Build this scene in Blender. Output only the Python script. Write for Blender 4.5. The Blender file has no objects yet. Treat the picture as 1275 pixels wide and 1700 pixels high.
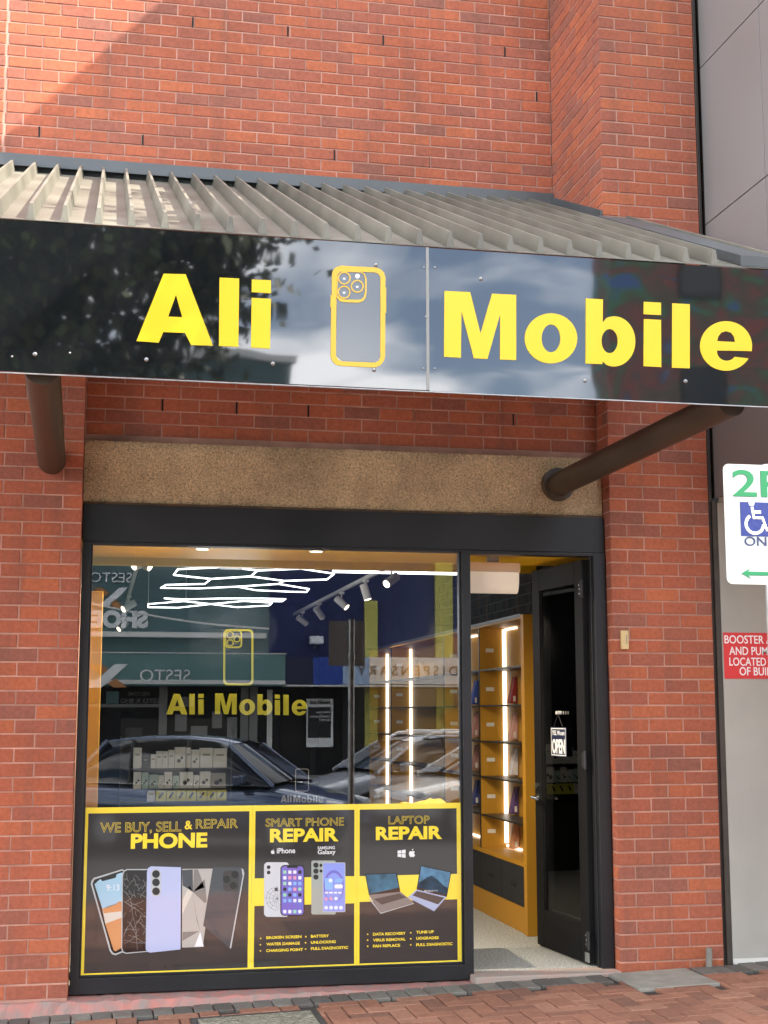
import bpy, math, random
from mathutils import Vector, Matrix
random.seed(7)
SC = bpy.context.scene
COL = SC.collection
# ------------------------------------------------------------------ camera
F_PX = 2338.39
YAW, PITCH, ROLL = 0.1994622, 0.1420923, -0.0006506
CAM = Vector((-3.333227, -8.856476, 1.667617))
_f = Vector((math.sin(YAW)*math.cos(PITCH), math.cos(YAW)*math.cos(PITCH), math.sin(PITCH)))
_r0 = Vector((math.cos(YAW), -math.sin(YAW), 0)); _u0 = _r0.cross(_f)
_r = math.cos(ROLL)*_r0 + math.sin(ROLL)*_u0
_u = -math.sin(ROLL)*_r0 + math.cos(ROLL)*_u0
cam = bpy.data.cameras.new('camera'); camo = bpy.data.objects.new('camera', cam); COL.objects.link(camo)
camo.matrix_world = Matrix(((_r.x,_u.x,-_f.x,CAM.x),(_r.y,_u.y,-_f.y,CAM.y),(_r.z,_u.z,-_f.z,CAM.z),(0,0,0,1)))
cam.sensor_width = 36; cam.lens = 36*F_PX/1700; cam.clip_end = 800; cam.clip_start = .05
SC.camera = camo
# ------------------------------------------------------------------ sky, sun, exposure
SUN_DIR = Vector((-1, .5, -1.05))
W = bpy.data.worlds.new('World'); SC.world = W; W.use_nodes = True
def build_world():
    nt = W.node_tree; N = nt.nodes; L = nt.links; N.clear()
    out = N.new('ShaderNodeOutputWorld'); bg = N.new('ShaderNodeBackground'); bg.inputs['Strength'].default_value = .15
    sky = N.new('ShaderNodeTexSky'); sky.sky_type = 'NISHITA'; sky.sun_disc = False
    sky.sun_elevation = math.radians(43); sky.sun_rotation = math.radians(116.6)
    tc = N.new('ShaderNodeTexCoord'); sep = N.new('ShaderNodeSeparateXYZ'); L.new(tc.outputs['Generated'], sep.inputs[0])
    mx = N.new('ShaderNodeMath'); mx.operation = 'MAXIMUM'; mx.inputs[1].default_value = .04; L.new(sep.outputs['Z'], mx.inputs[0])
    ad = N.new('ShaderNodeMath'); ad.operation = 'ADD'; ad.inputs[1].default_value = .12; L.new(mx.outputs[0], ad.inputs[0])
    dx = N.new('ShaderNodeMath'); dx.operation = 'DIVIDE'; L.new(sep.outputs['X'], dx.inputs[0]); L.new(ad.outputs[0], dx.inputs[1])
    dy = N.new('ShaderNodeMath'); dy.operation = 'DIVIDE'; L.new(sep.outputs['Y'], dy.inputs[0]); L.new(ad.outputs[0], dy.inputs[1])
    cb = N.new('ShaderNodeCombineXYZ'); L.new(dx.outputs[0], cb.inputs[0]); L.new(dy.outputs[0], cb.inputs[1])
    no = N.new('ShaderNodeTexNoise'); no.inputs['Scale'].default_value = 1.5; no.inputs['Detail'].default_value = 7; no.inputs['Roughness'].default_value = .52
    no.inputs['Distortion'].default_value = .5
    L.new(cb.outputs[0], no.inputs['Vector'])
    cr = N.new('ShaderNodeValToRGB'); cr.color_ramp.elements[0].position = .42; cr.color_ramp.elements[1].position = .60
    cr.color_ramp.elements[0].color = (0,0,0,1); cr.color_ramp.elements[1].color = (1,1,1,1)
    L.new(no.outputs['Fac'], cr.inputs[0])
    mix = N.new('ShaderNodeMixRGB'); mix.inputs[2].default_value = (17, 17.2, 17.6, 1)
    L.new(cr.outputs[0], mix.inputs[0]); L.new(sky.outputs[0], mix.inputs[1])
    L.new(mix.outputs[0], bg.inputs['Color']); L.new(bg.outputs[0], out.inputs[0])
build_world()
sun = bpy.data.lights.new('sun', 'SUN'); sun.energy = 5.0; sun.angle = math.radians(.5); sun.color = (1, .93, .82)
suno = bpy.data.objects.new('sun', sun); COL.objects.link(suno); suno.rotation_euler = SUN_DIR.to_track_quat('-Z', 'Y').to_euler()
SC.view_settings.view_transform = 'Standard'; SC.view_settings.look = 'None'; SC.view_settings.gamma = 1
SC.view_settings.use_curve_mapping = False; SC.view_settings.exposure = 1.8
SC.render.engine = 'CYCLES'
try:
    SC.cycles.use_denoising = True; SC.cycles.denoiser = 'OPENIMAGEDENOISE'
    SC.cycles.max_bounces = 10; SC.cycles.transparent_max_bounces = 24; SC.cycles.glossy_bounces = 6
    SC.cycles.sample_clamp_indirect = 6
except Exception: pass
# ------------------------------------------------------------------ helpers
def ray(px, py): return _f + _r*((px-637.5)/F_PX) - _u*((py-850)/F_PX)
def at(px, py, Y):                       # photo pixel -> point on the upright plane Y
    d = ray(px, py); return CAM + d*((Y-CAM.y)/d.y)
def atz(px, py, Z):                      # photo pixel -> point on the level plane Z
    d = ray(px, py); return CAM + d*((Z-CAM.z)/d.z)
def mir(px, py, Y, yg=.13):              # photo pixel seen in the window glass -> point on plane Y across the street
    c = Vector((CAM.x, 2*yg-CAM.y, CAM.z)); d = ray(px, py); d.y = -d.y
    return c + d*((Y-c.y)/d.y)
MATS = {}
def mat(name, col=(.5,.5,.5), rough=.5, metal=0, noise=0, nscale=8, bump=0, bscale=60, emit=0, ecol=None, coat=0, ior=1.5, spec=.5, dirt=None, bdist=.004, detail=5):
    m = bpy.data.materials.new(name); m.use_nodes = True; nt = m.node_tree; N = nt.nodes; L = nt.links
    b = N['Principled BSDF']; b.inputs['Base Color'].default_value = (*col, 1); b.inputs['Roughness'].default_value = rough
    b.inputs['Metallic'].default_value = metal; b.inputs['IOR'].default_value = ior; b.inputs['Coat Weight'].default_value = coat
    b.inputs['Specular IOR Level'].default_value = spec
    tc = N.new('ShaderNodeTexCoord')
    if noise:
        n = N.new('ShaderNodeTexNoise'); n.inputs['Scale'].default_value = nscale; n.inputs['Detail'].default_value = detail
        L.new(tc.outputs['Object'], n.inputs['Vector'])
        cr = N.new('ShaderNodeValToRGB'); e = cr.color_ramp.elements; e[0].position = .3; e[1].position = .7
        lo = dirt if dirt else tuple(c*(1-noise) for c in col)
        e[0].color = (*lo, 1); e[1].color = (*tuple(min(1, c*(1+noise*.6)) for c in col), 1)
        L.new(n.outputs['Fac'], cr.inputs[0]); L.new(cr.outputs[0], b.inputs['Base Color'])
        r2 = N.new('ShaderNodeMapRange'); r2.inputs[3].default_value = max(0, rough-.08); r2.inputs[4].default_value = min(1, rough+.1)
        L.new(n.outputs['Fac'], r2.inputs[0]); L.new(r2.outputs[0], b.inputs['Roughness'])
    if bump:
        n2 = N.new('ShaderNodeTexNoise'); n2.inputs['Scale'].default_value = bscale; n2.inputs['Detail'].default_value = 4
        L.new(tc.outputs['Object'], n2.inputs['Vector'])
        bp = N.new('ShaderNodeBump'); bp.inputs['Strength'].default_value = bump; bp.inputs['Distance'].default_value = bdist
        L.new(n2.outputs['Fac'], bp.inputs['Height']); L.new(bp.outputs[0], b.inputs['Normal'])
    if emit:
        b.inputs['Emission Color'].default_value = (*(ecol or col), 1); b.inputs['Emission Strength'].default_value = emit
    MATS[name] = m; return m
def glass_mat(name, tint=(.9,.93,.92), ior=1.5, extra=0.0):
    m = bpy.data.materials.new(name); m.use_nodes = True; nt = m.node_tree; N = nt.nodes; L = nt.links; N.clear()
    o = N.new('ShaderNodeOutputMaterial'); t = N.new('ShaderNodeBsdfTransparent'); t.inputs[0].default_value = (*tint, 1)
    g = N.new('ShaderNodeBsdfGlossy'); g.inputs['Roughness'].default_value = 0; g.inputs[0].default_value = (1,1,1,1)
    fr = N.new('ShaderNodeFresnel'); fr.inputs[0].default_value = ior
    ad = N.new('ShaderNodeMath'); ad.operation = 'ADD'; ad.inputs[1].default_value = extra; ad.use_clamp = True; L.new(fr.outputs[0], ad.inputs[0])
    mx = N.new('ShaderNodeMixShader'); L.new(ad.outputs[0], mx.inputs[0]); L.new(t.outputs[0], mx.inputs[1]); L.new(g.outputs[0], mx.inputs[2])
    L.new(mx.outputs[0], o.inputs[0]); MATS[name] = m; return m
def decal_mat(name, col, alpha):
    m = mat(name, col, .5); b = m.node_tree.nodes['Principled BSDF']; b.inputs['Alpha'].default_value = alpha; return m

ORG = {}
def org(o):
    v = ORG.get(o.name) if o else None
    return v if v is not None else Vector((0,0,0))
def tag(o, label=None, cat=None, group=None, kind=None):
    if label: o['label'] = label
    if cat: o['category'] = cat
    if group: o['group'] = group
    if kind: o['kind'] = kind
    return o
def thing(name, label, cat, loc=(0,0,0), group=None):
    o = bpy.data.objects.new(name, None); o.empty_display_size = .1; COL.objects.link(o); o.location = loc
    ORG[o.name] = Vector(loc); return tag(o, label, cat, group)
class MB:
    def __init__(s): s.v = []; s.f = []; s.m = []; s.sm = []; s.at = []
    def add(s, vs, fs, m=0, smooth=False, a=None):
        n = len(s.v); s.v += [tuple(v) for v in vs]
        for f in fs: s.f.append(tuple(i+n for i in f)); s.m.append(m); s.sm.append(smooth); s.at.append(a if a is not None else (.5,.5,.5))
        return s
    def box(s, x0, x1, y0, y1, z0, z1, m=0, a=None):
        return s.add([(x0,y0,z0),(x1,y0,z0),(x1,y1,z0),(x0,y1,z0),(x0,y0,z1),(x1,y0,z1),(x1,y1,z1),(x0,y1,z1)],
              [(0,3,2,1),(4,5,6,7),(0,1,5,4),(1,2,6,5),(2,3,7,6),(3,0,4,7)], m, False, a)
    def hexa(s, p, m=0, smooth=False):   # 8 points, bottom ring then top ring
        return s.add(p, [(0,3,2,1),(4,5,6,7),(0,1,5,4),(1,2,6,5),(2,3,7,6),(3,0,4,7)], m, smooth)
    def tube(s, pts, r, n=10, m=0, caps=True, smooth=True):
        pts = [Vector(p) for p in pts]; rs = r if isinstance(r, (list, tuple)) else [r]*len(pts)
        vs = []; fs = []; up = None
        for i, p in enumerate(pts):
            d = (pts[min(i+1, len(pts)-1)]-pts[max(i-1, 0)]).normalized()
            if up is None:
                up = Vector((0,0,1)) if abs(d.z) < .9 else Vector((1,0,0))
            a = d.cross(up).normalized(); b = a.cross(d).normalized(); up = b
            for k in range(n):
                t = 2*math.pi*k/n; vs.append(p + rs[i]*(math.cos(t)*a + math.sin(t)*b))
        for i in range(len(pts)-1):
            for k in range(n):
                fs.append((i*n+k, i*n+(k+1) % n, (i+1)*n+(k+1) % n, (i+1)*n+k))
        s.add(vs, fs, m, smooth)
        if caps:
            s.add(vs[:n], [tuple(range(n))], m); s.add(vs[-n:], [tuple(reversed(range(n)))], m)
        return s
    def build(s, name, mats, parent=None, bevel=0, seg=2, kind=None):
        o0 = org(parent)
        me = bpy.data.meshes.new(name); me.from_pydata([tuple(Vector(v)-o0) for v in s.v], [], s.f)
        mats = mats if isinstance(mats, (list, tuple)) else [mats]
        for m in mats: me.materials.append(m)
        me.polygons.foreach_set('material_index', s.m); me.polygons.foreach_set('use_smooth', s.sm)
        if any(a != (.5,.5,.5) for a in s.at):
            ca = me.attributes.new('tone', 'FLOAT_COLOR', 'FACE')
            flat = []
            for a in s.at: flat += [a[0], a[1], a[2], 1]
            ca.data.foreach_set('color', flat)
        me.update()
        o = bpy.data.objects.new(name, me); COL.objects.link(o)
        if parent: o.parent = parent
        ORG[o.name] = o0.copy()
        if bevel:
            b = o.modifiers.new('bevel', 'BEVEL'); b.width = bevel; b.segments = seg; b.limit_method = 'ANGLE'; b.angle_limit = .6
        if kind: o['kind'] = kind
        return o
def obj_from_mesh(name, me, parent=None, m=None):
    o0 = org(parent)
    me.transform(Matrix.Translation(-o0)); me.materials.clear(); me.materials.append(m); me.update()
    o = bpy.data.objects.new(name, me); COL.objects.link(o)
    if parent: o.parent = parent
    ORG[o.name] = o0.copy(); return o
def curve_mesh(splines, ext=0.0, bevel=0.0, fill='BOTH', closed=True):
    cu = bpy.data.curves.new('tmp', 'CURVE'); cu.dimensions = '2D' if not bevel else '3D'
    if not bevel: cu.fill_mode = fill
    cu.extrude = ext; cu.bevel_depth = bevel; cu.bevel_resolution = 1
    for pts in splines:
        sp = cu.splines.new('POLY'); sp.points.add(len(pts)-1)
        for i, p in enumerate(pts): sp.points[i].co = (p[0], p[1], 0, 1)
        sp.use_cyclic_u = closed
    ob = bpy.data.objects.new('tmp', cu); me = bpy.data.meshes.new_from_object(ob)
    bpy.data.objects.remove(ob); bpy.data.curves.remove(cu); return me
def place2d(me, o, u, v, n, zs=1.0):      # local x,y,z -> o + x*u + y*v + z*zs*n
    for p in me.vertices:
        c = p.co.copy(); p.co = o + c.x*u + c.y*v + c.z*zs*n
    return me
X_, Z_, NY = Vector((1,0,0)), Vector((0,0,1)), Vector((0,-1,0))
def art(name, loops, m, Y, parent, cv=lambda p: p, t=.0003):
    """flat shape traced on the upright plane Y, given real thickness t"""
    ls = []
    for lp in loops:
        w = [at(*cv(p), Y) for p in lp]; ls.append([(q.x, q.z) for q in w])
    me = curve_mesh(ls, ext=t); place2d(me, Vector((0,Y,0)), X_, Z_, NY)
    return obj_from_mesh(name, me, parent, m)
def strokes(name, lines, r, m, Y, parent, cv=lambda p: p, closed=False):
    ls = []
    for lp in lines:
        w = [at(*cv(p), Y) for p in lp]; ls.append([(q.x, q.z) for q in w])
    me = curve_mesh(ls, bevel=r, closed=closed); place2d(me, Vector((0,Y,0)), X_, Z_, NY, .15)
    return obj_from_mesh(name, me, parent, m)
_caph = {}
def text_mesh(s, bold=0.0, outline=0.0, ext=.001, spacing=1.0):
    def mk(t):
        cu = bpy.data.curves.new('tmp', 'FONT'); cu.body = t; cu.size = 1; cu.offset = bold; cu.space_character = spacing
        cu.resolution_u = 4
        if outline:
            cu.fill_mode = 'NONE'; cu.bevel_depth = outline; cu.bevel_resolution = 0
        else: cu.extrude = ext
        ob = bpy.data.objects.new('tmp', cu); me = bpy.data.meshes.new_from_object(ob)
        bpy.data.objects.remove(ob); bpy.data.curves.remove(cu); return me
    if bold not in _caph:
        h = mk('H'); _caph[bold] = (min(v.co.y for v in h.vertices), max(v.co.y for v in h.vertices)); bpy.data.meshes.remove(h)
    me = mk(s); x0 = min(v.co.x for v in me.vertices); x1 = max(v.co.x for v in me.vertices); b, c = _caph[bold]
    for v in me.vertices: v.co.x = (v.co.x-x0)/(x1-x0); v.co.y = (v.co.y-b)/(c-b)
    return me
def text(name, s, m, o, w, h, parent, u=X_, v=Z_, n=NY, bold=.02, outline=0, t=.0006, spacing=1.0):
    me = text_mesh(s, bold, outline, spacing=spacing)
    zm = max(abs(p.co.z) for p in me.vertices) or 1
    place2d(me, Vector(o), u*w, v*h, n, t/zm); return obj_from_mesh(name, me, parent, m)
def textpx(name, s, m, Y, x0, y0, x1, y1, cap, parent, cv=lambda p: p, **k):
    """baseline from photo pixel (x0,y0) to (x1,y1), capital height cap px, on plane Y"""
    a = at(*cv((x0, y0)), Y); b = at(*cv((x1, y1)), Y); c = at(*cv((x0, y0-cap)), Y)
    return text(name, s, m, (a.x, Y, (a.z+b.z)/2), b.x-a.x, c.z-a.z, parent, **k)
def circ(cx, cy, rx, ry=None, n=28, a0=0, a1=2*math.pi):
    ry = ry or rx; full = abs(a1-a0-2*math.pi) < 1e-6; k = n if full else n+1
    return [(cx+rx*math.cos(a0+(a1-a0)*i/n), cy+ry*math.sin(a0+(a1-a0)*i/n)) for i in range(k)]
def rrect(x0, y0, x1, y1, r, n=5):
    p = []
    for cx, cy, a in ((x1-r, y1-r, 0), (x0+r, y1-r, 1), (x0+r, y0+r, 2), (x1-r, y0+r, 3)):
        for i in range(n+1):
            t = (a+i/n)*math.pi/2; p.append((cx+r*math.cos(t), cy+r*math.sin(t)))
    return p
# ------------------------------------------------------------------ materials
def brick_mat(name, stops, mortar=False, bump=.5, scale=1):
    m = bpy.data.materials.new(name); m.use_nodes = True; nt = m.node_tree; N = nt.nodes; L = nt.links
    b = N['Principled BSDF']; b.inputs['Roughness'].default_value = .88; b.inputs['Specular IOR Level'].default_value = .25
    at_ = N.new('ShaderNodeAttribute'); at_.attribute_name = 'tone'; sp = N.new('ShaderNodeSeparateColor'); L.new(at_.outputs['Color'], sp.inputs[0])
    cr = N.new('ShaderNodeValToRGB'); el = cr.color_ramp.elements
    el[0].position = stops[0][0]; el[0].color = (*stops[0][1], 1); el[1].position = stops[-1][0]; el[1].color = (*stops[-1][1], 1)
    for p, c in stops[1:-1]:
        e = el.new(p); e.color = (*c, 1)
    L.new(sp.outputs[0], cr.inputs[0])
    tc = N.new('ShaderNodeTexCoord')
    n1 = N.new('ShaderNodeTexNoise'); n1.inputs['Scale'].default_value = 38*scale; n1.inputs['Detail'].default_value = 6; n1.inputs['Roughness'].default_value = .65
    L.new(tc.outputs['Object'], n1.inputs['Vector'])
    mr = N.new('ShaderNodeMapRange'); mr.inputs[1].default_value = .3; mr.inputs[2].default_value = .7; mr.inputs[3].default_value = .78; mr.inputs[4].default_value = 1.16
    L.new(n1.outputs['Fac'], mr.inputs[0])
    mu = N.new('ShaderNodeMixRGB'); mu.blend_type = 'MULTIPLY'; mu.inputs[0].default_value = 1; L.new(cr.outputs[0], mu.inputs[1]); L.new(mr.outputs[0], mu.inputs[2])
    # broad weathering
    n2 = N.new('ShaderNodeTexNoise'); n2.inputs['Scale'].default_value = 1.1; n2.inputs['Detail'].default_value = 6; L.new(tc.outputs['Object'], n2.inputs['Vector'])
    m2 = N.new('ShaderNodeMapRange'); m2.inputs[1].default_value = .3; m2.inputs[2].default_value = .7; m2.inputs[3].default_value = .84; m2.inputs[4].default_value = 1.1
    L.new(n2.outputs['Fac'], m2.inputs[0])
    mu2 = N.new('ShaderNodeMixRGB'); mu2.blend_type = 'MULTIPLY'; mu2.inputs[0].default_value = 1; L.new(mu.outputs[0], mu2.inputs[1]); L.new(m2.outputs[0], mu2.inputs[2])
    # pale lime smears and scuffs
    n3 = N.new('ShaderNodeTexNoise'); n3.inputs['Scale'].default_value = 7; n3.inputs['Detail'].default_value = 10; n3.inputs['Roughness'].default_value = .75; L.new(tc.outputs['Object'], n3.inputs['Vector'])
    m3 = N.new('ShaderNodeMapRange'); m3.inputs[1].default_value = .64; m3.inputs[2].default_value = .78; m3.inputs[3].default_value = 0; m3.inputs[4].default_value = .45
    L.new(n3.outputs['Fac'], m3.inputs[0])
    mx = N.new('ShaderNodeMixRGB'); mx.inputs[2].default_value = (.5,.3,.24,1); L.new(m3.outputs[0], mx.inputs[0]); L.new(mu2.outputs[0], mx.inputs[1])
    mp = N.new('ShaderNodeMapping'); mp.inputs['Scale'].default_value = (5, 5, .45); L.new(tc.outputs['Object'], mp.inputs[0])
    n5 = N.new('ShaderNodeTexNoise'); n5.inputs['Scale'].default_value = 1.3; n5.inputs['Detail'].default_value = 7; n5.inputs['Roughness'].default_value = .62; L.new(mp.outputs[0], n5.inputs['Vector'])
    m5 = N.new('ShaderNodeMapRange'); m5.inputs[1].default_value = .50; m5.inputs[2].default_value = .74; m5.inputs[3].default_value = 0; m5.inputs[4].default_value = .6; L.new(n5.outputs['Fac'], m5.inputs[0])
    mg = N.new('ShaderNodeMixRGB'); mg.inputs[2].default_value = (.15,.075,.055,1); L.new(m5.outputs[0], mg.inputs[0]); L.new(mx.outputs[0], mg.inputs[1])
    L.new(mg.outputs[0], b.inputs['Base Color'])
    n4 = N.new('ShaderNodeTexNoise'); n4.inputs['Scale'].default_value = 140; n4.inputs['Detail'].default_value = 3; L.new(tc.outputs['Object'], n4.inputs['Vector'])
    bp = N.new('ShaderNodeBump'); bp.inputs['Strength'].default_value = bump; bp.inputs['Distance'].default_value = .003
    L.new(n4.outputs['Fac'], bp.inputs['Height']); L.new(bp.outputs[0], b.inputs['Normal'])
    return m
M_brick = brick_mat('red_brick', [(0,(.255,.098,.068)), (.10,(.315,.100,.062)), (.45,(.355,.103,.056)), (.8,(.38,.108,.055)), (1,(.415,.122,.057))])
M_mortar = mat('pink_mortar', (.44,.235,.175), .95, noise=.35, nscale=5, bump=.5, bscale=160)
M_slit = mat('black_slit', (.006,.005,.005), .9)
M_lintel = mat('roughcast_concrete', (.62,.45,.26), .95, noise=.42, nscale=70, bump=1.0, bscale=110, bdist=.025, detail=4)
M_black = mat('black_aluminium', (.011,.0115,.013), .42, noise=.25, nscale=3)
M_blackm = mat('matt_black_paint', (.014,.014,.016), .6, noise=.2, nscale=6)
M_glass = glass_mat('window_glass', (.985,.99,.988), 1.68)
M_dglass = glass_mat('door_glass', (.95,.96,.955), 1.32)
M_yellow = mat('yellow_letter_vinyl', (.64,.44,.006), .35)
M_cream_y = mat('golden_emblem_vinyl', (.60,.37,.03), .4)
M_roof = mat('cream_steel_roof', (.135,.127,.10), .5, noise=.35, nscale=2.2, metal=.0, bump=.1, bscale=14)
M_flash = mat('grey_steel_flashing', (.062,.068,.070), .5, noise=.2, nscale=4, bump=.1, bscale=10)
M_pipe = mat('brown_steel_pipe', (.052,.035,.021), .45, noise=.3, nscale=4, bump=.15, bscale=90)
M_panel = mat('grey_metal_panel', (.235,.224,.216), .42, metal=.25, noise=.06, nscale=1.2)
M_beige = mat('beige_render', (.36,.34,.30), .8, noise=.13, nscale=1.6, bump=.15, bscale=30)
M_brown = mat('dark_brown_trim', (.045,.035,.027), .55, noise=.3, nscale=9)
M_plinth = mat('pink_painted_plinth', (.36,.135,.11), .85, noise=.55, nscale=15, dirt=(.24,.205,.18), bump=.6, bscale=40, detail=9)
M_conc = mat('grey_concrete', (.27,.25,.21), .9, noise=.25, nscale=9, bump=.4, bscale=90)
M_red = mat('red_sign_face', (.62,.028,.03), .5)
M_white = mat('white_paint', (.8,.8,.79), .45)
M_offw = mat('offwhite_plastic', (.62,.6,.55), .45)
M_green = mat('green_sign_ink', (.008,.15,.055), .4)
M_blue = mat('blue_sign_ink', (.010,.020,.13), .4, bump=.2, bscale=60)
M_navy = mat('navy_sign_ink', (.010,.018,.075), .45)
M_signw = mat('reflective_white_sign', (.33,.34,.335), .5, bump=.12, bscale=90)
M_steel = mat('galvanised_steel', (.42,.43,.43), .4, metal=.8, noise=.2, nscale=14)
M_chrome = mat('bright_steel', (.75,.75,.74), .18, metal=1)
M_ypaint = mat('mustard_yellow_board', (.42,.205,.012), .5, noise=.07, nscale=2)
M_ysoff = mat('yellow_soffit_paint', (.88,.53,.006), .5)
M_dark = mat('charcoal_interior_paint', (.007,.008,.010), .7, noise=.2, nscale=3)
M_floor = mat('speckled_carpet', (.36,.36,.33), .95, noise=.62, nscale=75, bump=.5, bscale=120, detail=3)
M_led = mat('led_strip', (1,1,1), .5, emit=.6, ecol=(1,.95,.84))
M_hexled = mat('white_led_tube', (1,1,1), .5, emit=1.3, ecol=(.93,.98,1))
M_lens = mat('warm_lamp_lens', (1,1,1), .5, emit=2, ecol=(1,.86,.6))
M_grey = mat('grey_plastic', (.22,.215,.2), .5)
M_asph = mat('asphalt', (.085,.084,.082), .9, noise=.3, nscale=30, bump=.6, bscale=180)
# ------------------------------------------------------------------ ground
def gz(x): return .03 + .032*max(-4.5, min(1.5, x))
H = .086
mb = MB()
mb.add([(-300,-300,-.32),(300,-300,-.32),(300,300,-.32),(-300,300,-.32)], [(0,1,2,3)]).build('road', M_asph, kind='structure')
xs = [-30,-4.5,1.5,30]
mb = MB()
for a, b in zip(xs[:-1], xs[1:]):
    mb.add([(a,-5.0,gz(a)-.02),(b,-5.0,gz(b)-.02),(b,.6,gz(b)-.02),(a,.6,gz(a)-.02)], [(0,1,2,3)])
    mb.add([(a,-5.0,-.4),(b,-5.0,-.4),(b,-5.0,gz(b)-.02),(a,-5.0,gz(a)-.02)], [(0,1,2,3)])
M_joint = mat('dark_paver_joint', (.05,.036,.03), .95, noise=.4, nscale=20)
mb.build('pavement', M_joint, kind='structure')
M_paver = brick_mat('red_paver', [(0,(.19,.095,.066)), (.3,(.265,.12,.077)), (.7,(.305,.138,.086)), (1,(.34,.17,.11))], bump=.6)
M_gpaver = brick_mat('grey_paver', [(0,(.10,.092,.08)), (.5,(.15,.14,.122)), (1,(.21,.195,.165))], bump=.6)
def paver(mb, x0, x1, y0, y1, a):
    g = .0036; c = .005; dz = random.uniform(-.002, .002)
    x0 += g; x1 -= g; y0 += g; y1 -= g
    def P(x, y, d): return (x, y, gz(x)+d+dz)
    v = [P(x0,y0,-.02),P(x1,y0,-.02),P(x1,y1,-.02),P(x0,y1,-.02), P(x0,y0,-c),P(x1,y0,-c),P(x1,y1,-c),P(x0,y1,-c),
         P(x0+c,y0+c,0),P(x1-c,y0+c,0),P(x1-c,y1-c,0),P(x0+c,y1-c,0)]
    mb.add(v, [(0,1,5,4),(1,2,6,5),(2,3,7,6),(3,0,4,7),(4,5,9,8),(5,6,10,9),(6,7,11,10),(7,4,8,11),(8,9,10,11)], 0, False, a)
COVER1 = (-2.76,-2.03,-1.02,-.40); COVER2 = (-.10,.43,-.56,-.035)
def hit(x0, x1, y0, y1, c): return x0 < c[1] and x1 > c[0] and y0 < c[3] and y1 > c[2]
def tone(): return (random.random(), random.random(), random.random())
mb = MB(); w = .1175
YB = -.262
for a in range(-78, 52):
    for b in range(-44, 0):
        k = (a-b) % 4
        if k == 0: r = (a*w, (a+2)*w, b*w+YB, (b+1)*w+YB)
        elif k == 2: r = (a*w, (a+1)*w, (b-1)*w+YB, (b+1)*w+YB)
        else: continue
        x0, x1, y0, y1 = r; y1 = min(y1, YB)
        if y1-y0 < .02 or y0 < -4.85 or hit(x0, x1, y0, y1, COVER1) and not False: 
            if y1-y0 < .02 or y0 < -4.85: continue
        cut = False
        for c in (COVER1, COVER2):
            if hit(x0, x1, y0, y1, c):
                # trim the paver to the cover's edge
                if x0 < c[0] < x1: x1 = c[0]
                elif x0 < c[1] < x1: x0 = c[1]
                elif y0 < c[2] < y1: y1 = c[2]
                elif y0 < c[3] < y1: y0 = c[3]
                else: cut = True
        if cut or x1-x0 < .015 or y1-y0 < .015: continue
        paver(mb, x0, x1, y0, y1, tone())
mb.build('red_pavers', M_paver, kind='structure')
mb = MB()
x = -8.6
while x < 5:
    wd = w
    y1 = -.03 if x < .78 else .30
    for (p, q) in ([(YB, y1)] if y1 < 0 else [(YB, 0.02), (.02, .30)]):
        if not hit(x, x+wd, p, q, COVER2): paver(mb, x, x+wd, p, q, tone())
        elif x+wd/2 < COVER2[0] or x+wd/2 > COVER2[1]: pass
        if hit(x, x+wd, p, q, COVER2) and q > COVER2[3]+.01: pass
    x += wd
x = -.965
mb.build('grey_paver_border', M_gpaver, kind='structure')
MB().add([(x,y,gz(x)+dz) for (x,y,dz) in ((-30,-5.15,-.03),(-4.5,-5.15,-.03),(1.5,-5.15,-.03),(30,-5.15,-.03),(-30,-4.87,-.004),(-4.5,-4.87,-.004),(1.5,-4.87,-.004),(30,-4.87,-.004),
      (-30,-5.15,-.5),(-4.5,-5.15,-.5),(1.5,-5.15,-.5),(30,-5.15,-.5))],
      [(0,1,5,4),(1,2,6,5),(2,3,7,6),(8,9,1,0),(9,10,2,1),(10,11,3,2)]).build('kerb', M_conc, kind='structure')
# pit lid (patterned metal) and plain slab
def lid():
    c = COVER1; t = thing('pit_lid', 'cast metal pit lid with a raised pattern, set in the pavement under the left posters', 'pit lid', ((c[0]+c[1])/2,(c[2]+c[3])/2,gz(-2.4)))
    z = lambda x, d: gz(x)+d
    def slab(mb, x0, x1, y0, y1, d0, d1, m=0):
        mb.hexa([(x0,y0,z(x0,d0)),(x1,y0,z(x1,d0)),(x1,y1,z(x1,d0)),(x0,y1,z(x0,d0)),(x0,y0,z(x0,d1)),(x1,y0,z(x1,d1)),(x1,y1,z(x1,d1)),(x0,y1,z(x0,d1))], m)
    f = MB(); e = .035
    slab(f, c[0], c[1], c[2], c[2]+e, -.03, -.001); slab(f, c[0], c[1], c[3]-e, c[3], -.03, -.001)
    slab(f, c[0], c[0]+e, c[2]+e, c[3]-e, -.03, -.001); slab(f, c[1]-e, c[1], c[2]+e, c[3]-e, -.03, -.001)
    f.build('frame', mat('rusty_dark_frame', (.05,.045,.04), .8, noise=.3), t, .003)
    p = MB(); slab(p, c[0]+e+.004, c[1]-e-.004, c[2]+e+.004, c[3]-e-.004, -.03, -.002)
    rnd = random.Random(3)
    for i in range(26):
        for j in range(16):
            if (i+j) % 2: continue
            x = c[0]+.06+i*(c[1]-c[0]-.12)/25; y = c[2]+.06+j*(c[3]-c[2]-.12)/15
            a = rnd.choice((.6,-.6,1.2)); l = .015
            dx, dy = math.cos(a)*l, math.sin(a)*l
            p.tube([(x-dx,y-dy,z(x,-.001)),(x+dx,y+dy,z(x,-.001))], .0035, 6)
    p.build('plate', mat('worn_lid_metal', (.27,.25,.19), .55, metal=.3, noise=.3, nscale=20), t, 0)
lid()
c = COVER2
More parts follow.
